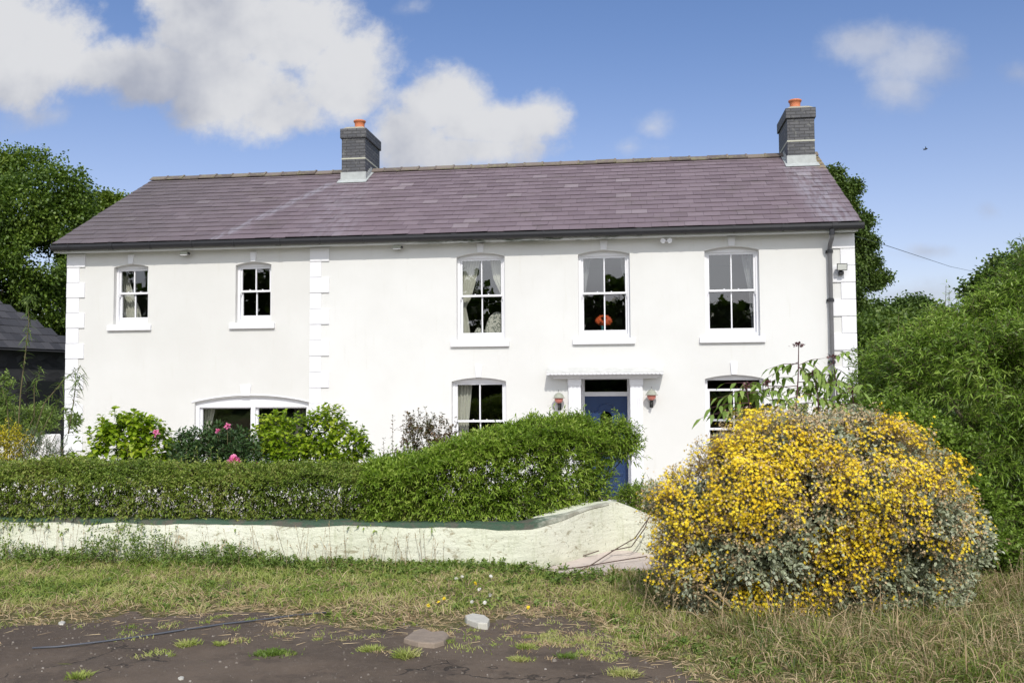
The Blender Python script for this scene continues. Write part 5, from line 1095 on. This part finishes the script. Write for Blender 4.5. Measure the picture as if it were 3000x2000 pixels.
# ---------- grass, weeds and debris
def inzone(n, x0, x1, y0, y1): return np.stack([x0+(x1-x0)*rng.random(n), y0+(y1-y0)*rng.random(n)], 1)
wy = np.interp
def wallfront(x):
    o = np.argsort(path[:, 0]); return np.interp(x, path[o, 0], path[o, 1])
gr = Leaves(); st_ = Leaves(); rk = Leaves()
q = inzone(250000, 3.2, 17.5, -14.2, -7.0); x, y = q.T; ed = edge(x); wf = wallfront(x); ww = (x > 12.9); wf = np.where(ww, -7, wf)
dis = y-ed+(v2(x, y, 2.2, 3)-.5)*-.9     # distance inside the turf
patch = v2(x, y, 1.9, 3, 2.); fine = v2(x, y, 8, 2, 4.)
prob = np.clip(.05+dis*1.1, 0, 1)*np.where(patch < .40, .35, 1.)*(.55+.6*fine); prob = np.where(dis < 0, 0, prob)
prob = np.maximum(prob, .35*(dis > .05)); prob = np.where(x > 12.6, prob*.55, prob); ok = (rng.random(len(x)) < prob) & (y < wf-.01)
apx = np.array([(p[0], p[1]) for p in ap])
def inpoly(x, y, P_):
    c = np.zeros(len(x), bool); n = len(P_)
    for i in range(n):
        x1, y1 = P_[i]; x2, y2 = P_[(i+1) % n]; c ^= ((y1 > y) != (y2 > y)) & (x < (x2-x1)*(y-y1)/((y2-y1)+1e-12)+x1)
    return c
ok &= ~(inpoly(x, y, apx)); x, y, dis, patch, wf = x[ok], y[ok], dis[ok], patch[ok], wf[ok]
right = np.clip((x-12.2)*.9, 0, 1); nearwall = np.clip(1-(wf-y)/.55, 0, 1)*(x < 11.4)
H = (.018+.042*v2(x, y, 3.1, 2, 40.))+.03*np.clip(dis, 0, 1)*v2(x, y, 1.3, 2, 41.)*2+.05*nearwall*v2(x, y, 1.1, 2, 6.)*2+.09*right*np.clip(dis*.8, 0, 1)*np.clip(v2(x, y, 2.2, 2, 7.)-.25, 0, 1)*1.4; H *= .5+rng.random(len(x))
z = gz(x, y); B = np.stack([x, y, z], 1); straw = rng.random(len(x)) < np.clip(.10+.75*np.exp(-((dis-.22)/.35)**2)+.25*(v2(x, y, 2.6, 3, 9.) > .56)+.18*right, 0, .9)*np.where(v2(x, y, 1.4, 2, 12.) > .38, 1, .35)
D = rng.normal(size=B.shape)*.62+np.array([0, 0, 1.]); D[straw, 2] *= .38
gr.blades(B[~straw], D[~straw], H[~straw]*1.1, .0045+.004*rng.random((~straw).sum()), droop=.5)
st_.blades(B[straw]+np.array([0, 0, .006]), D[straw], H[straw]*1.3+.015, .0035+.003*rng.random(straw.sum()), droop=.4)
# tall rank grass at the right and under the bush
q = inzone(9000, 12.0, 17.0, -13.2, -9.6); x, y = q.T; dis = y-edge(x); ok = (dis > .15) & (rng.random(len(x)) < .35+.9*v2(x, y, 2.2, 2, 3.)) & (v2(x, y, 1.7, 2, 31.) > .44); x, y = x[ok], y[ok]; B = np.stack([x, y, gz(x, y)], 1); s = rng.random(len(x)) < .42
H = (.08+.36*rng.random(len(x))**1.5)*(.5+v2(x, y, 2.4, 2, 44.))*np.clip((y-edge(x))*.9, .25, 1)*np.where(x < 12.7, .55, 1.); D = rng.normal(size=B.shape)*.28+np.array([0, 0, 1.])
rk.blades(B[~s], D[~s], H[~s]*.8, .006+.004*rng.random((~s).sum()), droop=.6); st_.blades(B[s], D[s], H[s]*1.15, .0045+.003*rng.random(s.sum()), droop=.7)
def tussocks(n, x0, x1, y0, y1, ok_f, hf, k=(14, 40), pstraw=.4, rr=.05):
    q = inzone(n, x0, x1, y0, y1); q = q[ok_f(q[:, 0], q[:, 1])]
    for (a, b) in q:
        m_ = int(rng.integers(*k)); pr = rng.normal(size=(m_, 2))*rr; h = hf(a, b)*(.5+.8*rng.random())
        B = np.stack([a+pr[:, 0]*.5, b+pr[:, 1]*.5, gz(a+pr[:, 0]*.5, b+pr[:, 1]*.5)], 1); D = np.concatenate([pr/rr*.42, np.ones((m_, 1))], 1)+rng.normal(size=(m_, 3))*.18
        sm_ = rng.random(m_) < (pstraw if rng.random() < .5 else pstraw*.3); hh = h*(.4+.8*rng.random(m_))
        if (~sm_).any(): (rk if (a > 12.3 and rng.random() < .8) else gr).blades(B[~sm_], D[~sm_], hh[~sm_], .0045+.003*rng.random((~sm_).sum()), droop=.75)
        if sm_.any(): st_.blades(B[sm_], D[sm_], hh[sm_]*1.1, .004+.002*rng.random(sm_.sum()), droop=.85)
tussocks(2600, 12.0, 17.2, -13.9, -9.6, lambda x, y: y-edge(x) > .05, lambda a, b: (.06+.22*min(1, max(0, b-edge(a)-.1))*min(1, max(.25, (a-11.9)*.8)))*(.35+1.1*float(v2(np.array([a]), np.array([b]), 1.6, 2, 61.)[0])), pstraw=.5, rr=.07)
tussocks(1500, 4.0, 12.5, -12.6, -9.5, lambda x, y: (y-edge(x) > .1) & (v2(x, y, 1.5, 2, 71.) > .45), lambda a, b: .10, k=(12, 30), pstraw=.4, rr=.05)
# small mossy tufts over the tarmac edge (uncounted)
nt = 260; q = inzone(nt, 6.5, 14.5, -14.0, -11.6); q = q[(q[:, 1] < edge(q[:, 0])+.1) & (q[:, 1] > edge(q[:, 0])-.15-1.5*rng.random(len(q))**2.0)]
extra_patch = np.stack([12.0+.42*rng.normal(size=110), -12.42+.22*rng.normal(size=110)], 1); q = np.concatenate([q, extra_patch[extra_patch[:, 1] < -12.0]])
for (a, b) in q:
    k = int(rng.integers(20, 70)); r = rng.uniform(.02, .06); p = rng.normal(size=(k, 2))*r+np.array([a, b]); B = np.stack([p[:, 0], p[:, 1], gz(p[:, 0], p[:, 1])+.004], 1)
    (gr if rng.random() < .72 else st_).blades(B, rng.normal(size=B.shape)*.6+np.array([0, 0, 1.]), .016+.022*rng.random(k), .004+.002*rng.random(k))
# fallen straw on the tarmac
q = inzone(9000, 4.5, 15, -13.6, -11.0); q = q[(q[:, 1] < edge(q[:, 0])+.45) & (q[:, 1] > edge(q[:, 0])-.9*rng.random(len(q))**2.2)]; B = np.stack([q[:, 0], q[:, 1], gz(q[:, 0], q[:, 1])+.012], 1); D = rng.normal(size=B.shape); D[:, 2] = .02
st_.blades(B, D, .04+.09*rng.random(len(B)), .004*np.ones(len(B)), droop=.02)
tag(gr.build('grass', L_GRASS), 'rough green grass between the tarmac yard and the boundary wall', 'grass', kind='stuff')
tag(rk.build('rank_grass', leafmat('rank_grass_blade', [(.045, .075, .016), (.09, .13, .025), (.15, .18, .04), (.20, .17, .08), (.26, .20, .11)], trans=.3, patch=.4, pf=2.2)), 'darker rank tussock grass round the foot of the yellow bush and along the right', 'grass', kind='stuff')
tag(st_.build('dry_grass', L_STRAW), 'dry straw coloured grass along the edge of the tarmac', 'grass', kind='stuff')
# broad leaved weeds and flower stalks along the wall foot
wd_ = Leaves(); stk = Leaves(); pink = Leaves()
x = np.concatenate([4.+7.2*rng.random(900), 10.3+.25*rng.normal(size=50), 11.2+1.6*rng.random(90)]); amp = v2(x, 0*x, 1.3, 2, 21.); off = np.abs(rng.normal(size=len(x)))*.22+.02; y = wallfront(x)-off; y = np.where(x > 11.2, -9.5-.7*rng.random(len(x)), y)
B = np.stack([x, y, gz(x, y)], 1); left = np.clip((9.4-x)/2.5, .12, 1); Hh = (.06+.34*np.clip(amp-.33, 0, 1)*3*left)*(.4+.8*rng.random(len(x)))*np.where(x > 9.8, .8, 1)
for k in range(3):
    t = (k+.6)/3; shoots(B+np.stack([0*x, 0*x, Hh*t], 1), rng.normal(size=B.shape)*.4+np.array([0, -.1, 1.]), .04+Hh*.25, 6, .042, .016, spread=.8, droop=.2, lf=wd_, sm=stk, sr=.002)
# low clover and dandelion rosettes through the turf
q = inzone(4200, 4.5, 17, -13.2, -9.2); q = q[(v2(q[:, 0], q[:, 1], 1.6, 2, 14.) > .47) & (q[:, 1] > edge(q[:, 0])+.25)]; B = np.stack([q[:, 0], q[:, 1], gz(q[:, 0], q[:, 1])+.01], 1)
shoots(B, np.tile([0, 0, 1.], (len(B), 1)), .02, 8, .045, .017, spread=.95, droop=.15, lf=wd_)
tag(wd_.build('weeds', L_WEED), 'leafy weeds growing along the foot of the boundary wall and through the turf', 'weeds', kind='stuff')
x = np.concatenate([4.+6.3*rng.random(170), 12.2+4*rng.random(130)]); y = np.where(x < 11, wallfront(x)-.05-.25*rng.random(len(x)), -12.2+2.2*rng.random(len(x))); y = np.where(x > 11.5, np.maximum(y, edge(x)+.4), y)
A = np.stack([x, y, gz(x, y)], 1); T = A+np.stack([rng.normal(size=len(x))*.07, rng.normal(size=len(x))*.05, .18+.26*rng.random(len(x))], 1); sd = Leaves(); sd.stems(A, T, .0026)
for k in range(7): sd.add(T-(T-A)*.10*rng.random((len(x), 1))*1.5, nrm(T-A)+rng.normal(size=A.shape)*.35, .022, .006)
tag(sd.build('seed_stalks', L_STRAW), 'thin dry flower stalks standing against the boundary wall and under the bush', 'dry stalks', kind='stuff')
# gravel
m = MB(); 
for i in range(2200):
    x, y = random.uniform(6.5, 15), random.uniform(-14.2, -11.6)
    if y > edge(x)+.2: continue
    r = random.choice([.002, .003, .004, .006, .009]) if i % 160 else .016; z = float(gz(x, y)); pts = [(x+r*math.cos(a)*random.uniform(.7, 1.2), y+r*math.sin(a)*random.uniform(.6, 1.), z+.004) for a in np.linspace(0, 6.28, 7)[:-1]]
    m.add(pts+[(p[0]*.7+x*.3, p[1]*.7+y*.3, z+.006+r*.7) for p in pts], [(6, 7, 8, 9, 10, 11)]+[(k, (k+1) % 6, 6+(k+1) % 6, 6+k) for k in range(6)])
t = mat('loose_grit'); t.l.new(t.ramp(t.isl, [(0, (.08, .065, .052)), (.75, (.16, .135, .11)), (1, (.30, .27, .235))]), t.b.inputs['Base Color']); t.b.inputs['Roughness'].default_value = .9
tag(m.build('grit', t.m), 'loose pale grit scattered over the tarmac', 'grit', kind='stuff')

# individual tufts, flowers, stones, cable
def tuft(u, v, r, h, label, n=260, m_=None, tall=.0):
    d = ray(u, v); s = (.2-CZ)/d[2]; c = CAM+d*s
    for _ in range(4): s = (float(gz(c[0], c[1]))-CZ)/d[2]; c = CAM+d*s
    p = rng.normal(size=(n, 2))*r*.5+c[:2]; B = np.stack([p[:, 0], p[:, 1], gz(p[:, 0], p[:, 1])+.003], 1); o = nrm(np.concatenate([p-c[:2], np.zeros((n, 1))], 1))
    lf = Leaves(); lf.blades(B, o*.5+rng.normal(size=B.shape)*.35+np.array([0, 0, 1.]), h*(.5+.8*rng.random(n)), .0045+.002*rng.random(n), droop=.5)
    tag(lf.build('grass_tuft', m_ or L_GRASS), label, 'grass tuft', 'grass tufts on the tarmac')
L_FRESH = leafmat('fresh_moss_leaf', [(.09, .15, .02), (.13, .20, .03), (.19, .26, .06)], trans=.3)
tuft(795, 1918, .085, .035, 'low dense bright green tuft alone on the tarmac left of the flat stone slab', 700, L_FRESH)
tuft(1190, 1925, .06, .075, 'upright spiky tuft on the tarmac directly below the flat stone slab')
tuft(1090, 1905, .075, .04, 'wide pale green tuft on the tarmac just left of the spiky tuft', 300)
tuft(550, 1890, .07, .045, 'pale tuft below the black cable left of the bright green tuft', 280)
tuft(645, 1890, .035, .035, 'small pale tuft between the black cable and the bright green tuft', 150)
tuft(230, 1985, .06, .045, 'pale tuft at the bottom edge near the lower left corner', 220)
tuft(1520, 1935, .045, .04, 'small tuft on the tarmac at the right of the flat stone slab', 200)
tuft(1540, 1898, .06, .04, 'tuft above the small tuft right of the flat stone slab', 220)
tuft(1830, 1978, .075, .05, 'tuft at the bottom edge right of centre', 320)
tuft(1660, 1925, .06, .03, 'low green tuft between the bottom tuft and the mossy patch', 240, L_FRESH)
def slab(name, label, poly_px, th, m_):
    P_ = []
    for (u, v) in poly_px:
        d = ray(u, v); c = CAM+d*((.2-CZ)/d[2])
        for _ in range(4): c = CAM+d*((float(gz(c[0], c[1]))+th-CZ)/d[2])
        P_.append(c)
    n = len(P_); m = MB(); ctr = np.mean(P_, 0); zb = float(gz(ctr[0], ctr[1]))-.02
    top_ = [(p[0], p[1], p[2]+random.uniform(-.004, .004)) for p in P_]; bot = [(ctr[0]+(p[0]-ctr[0])*1.05, ctr[1]+(p[1]-ctr[1])*1.05, zb) for p in P_]
    m.add(top_+bot, [tuple(range(n))]+[(i, n+i, n+(i+1) % n, (i+1) % n) for i in range(n)]); tag(m.build(name, m_, bevel=.008), label, 'stone')
slab('stone_slab', 'flat brownish stone slab lying at the edge of the tarmac', [(1183, 1868), (1212, 1846), (1240, 1838), (1268, 1848), (1300, 1846), (1315, 1856), (1300, 1876), (1270, 1884), (1225, 1880)], .035, simple('brown_stone', (.24, .19, .145), .9, .35, 14, bmp=.8))
slab('pale_stone', 'smaller whitish broken stone behind the flat slab', [(1362, 1800), (1385, 1794), (1420, 1800), (1434, 1812), (1428, 1824), (1400, 1822), (1368, 1812)], .05, simple('white_stone', (.46, .44, .38), .85, .15, 14, bmp=.6))
slab('pebble', 'small white pebble at the bottom of the tarmac left of centre', [(520, 1982), (530, 1977), (540, 1980), (538, 1986), (526, 1988)], .012, bpy.data.materials['white_stone'])
slab('pebble', 'white pebble at the tarmac edge near the left end of the dry grass', [(170, 1820), (182, 1815), (192, 1820), (186, 1826), (174, 1826)], .015, bpy.data.materials['white_stone'])
cab = []
for (u, v) in ((95, 1897), (170, 1893), (300, 1878), (420, 1862), (540, 1843), (660, 1826), (780, 1812), (870, 1800), (955, 1793)):
    d = ray(u, v); c = CAM+d*((.2-CZ)/d[2])
    for _ in range(4): c = CAM+d*((float(gz(c[0], c[1]))+.012-CZ)/d[2])
    cab.append(c)
m = MB(); m.tube(cab, .0065, 7); tag(m.build('cable', simple('black_cable_sheath', (.075, .08, .095), .5), smooth=True), 'dark grey cable lying across the edge of the tarmac at the left', 'cable')
m = MB()
for pts in ([(1590, 1668, 9.4), (1640, 1650, 9.9), (1700, 1630, 10.5), (1755, 1612, 10.9)], [(1600, 1672, 9.4), (1700, 1660, 9.5), (1800, 1643, 9.7), (1895, 1628, 9.9)], [(1660, 1690, 9.1), (1730, 1655, 9.5), (1800, 1610, 10.0), (1860, 1575, 10.2), (1905, 1510, 10.4)], [(1790, 1612, 10.8), (1850, 1600, 10.3), (1890, 1545, 10.4), (1905, 1500, 10.4)]):
    m.tube([pd(p[0], p[1], min(p[2], 9.95)-.12) for p in pts], .006, 5)
tag(m.build('bramble_stem', simple('dead_bramble', (.10, .065, .05), .8, .2)), 'bare bramble stems lying across the concrete in front of the boundary wall recess', 'bramble')
def weedflower(name, label, u, v, r, m_, grp, cat, h=.05, pet=8):
    d = ray(u, v); c = CAM+d*((.2-CZ)/d[2])
    for _ in range(4): c = CAM+d*((float(gz(c[0], c[1]))+h-CZ)/d[2])
    e = empty(name, (float(c[0]), float(c[1]), float(c[2])-h), label, cat, grp); lf = Leaves(); n = 5; lf.stars(np.repeat(c[None], n, 0)+rng.normal(size=(n, 3))*r*.2, rng.normal(size=(n, 3))*.6+np.array([0, -.5, .8]), np.full(n, r), pet, .2, .5); lf.build('petals', m_, e)
    m = MB(); m.tube([c-np.array([0, 0, h]), c], .002, 5); m.build('stem', M_TWIG, e)
for (u, v, lb) in ((1255, 1771, 'leftmost yellow dandelion of the small cluster beyond the stones'), (1284, 1762, 'second yellow dandelion from the left in the cluster beyond the stones'), (1301, 1752, 'rightmost yellow dandelion of the cluster beyond the stones'), (1546, 1778, 'lone yellow dandelion at the tarmac edge right of the pale stone'), (1393, 1708, 'single yellow dandelion among the white clover near the wall')): weedflower('dandelion', lb, u, v, .015, L_YEL, 'yellow dandelions in the grass', 'dandelion')
for (u, v, lb) in ((1354, 1688, 'right one of two white clover flowers side by side above the dandelions'), (1336, 1693, 'left one of two white clover flowers side by side above the dandelions'), (1405, 1725, 'white clover flower right below the single yellow dandelion'), (1436, 1741, 'white clover flower furthest right in the lower part of the clover patch'), (1438, 1687, 'highest white clover flower on the right of the clover patch'), (1383, 1762, 'low white clover flower straight above the pale stone'), (1420, 1765, 'low white clover flower up and right of the pale stone')): weedflower('clover_flower', lb, u, v, .016, L_WHITE, 'white clover flowers in the grass', 'clover')
# telephone wire and a bird
p0 = pd(2575, 712, 26); p1 = pd(2875, 800, 60); m = MB(); m.tube([p0+(p0-p1)*.02+pd(2485, 686, 24)-p0, p0, (p0+p1)/2-np.array([0, 0, .12]), p1, p1+(p1-p0)*.5], .008, 6)
tag(m.build('telephone_wire', M_BLACK), 'thin telephone wire crossing the sky right of the gable', 'wire')
c = pd(2713, 437, 32); m = MB(); m.tube([c+np.array([-.10, 0, -.03]), c+np.array([-.05, 0, -.01]), c, c+np.array([.06, 0, .02])], [.004, .022, .026, .006], 8)
m.add([c+np.array([.02, -.02, .01]), c+np.array([-.03, -.02, 0]), c+np.array([-.07, -.16, .07])], [(0, 1, 2)]); m.add([c+np.array([.02, .02, .01]), c+np.array([-.03, .02, 0]), c+np.array([-.09, .15, .07])], [(0, 1, 2)])
tag(m.build('swallow', M_BLACK), 'small dark bird flying in the blue sky right of the chimney', 'bird')
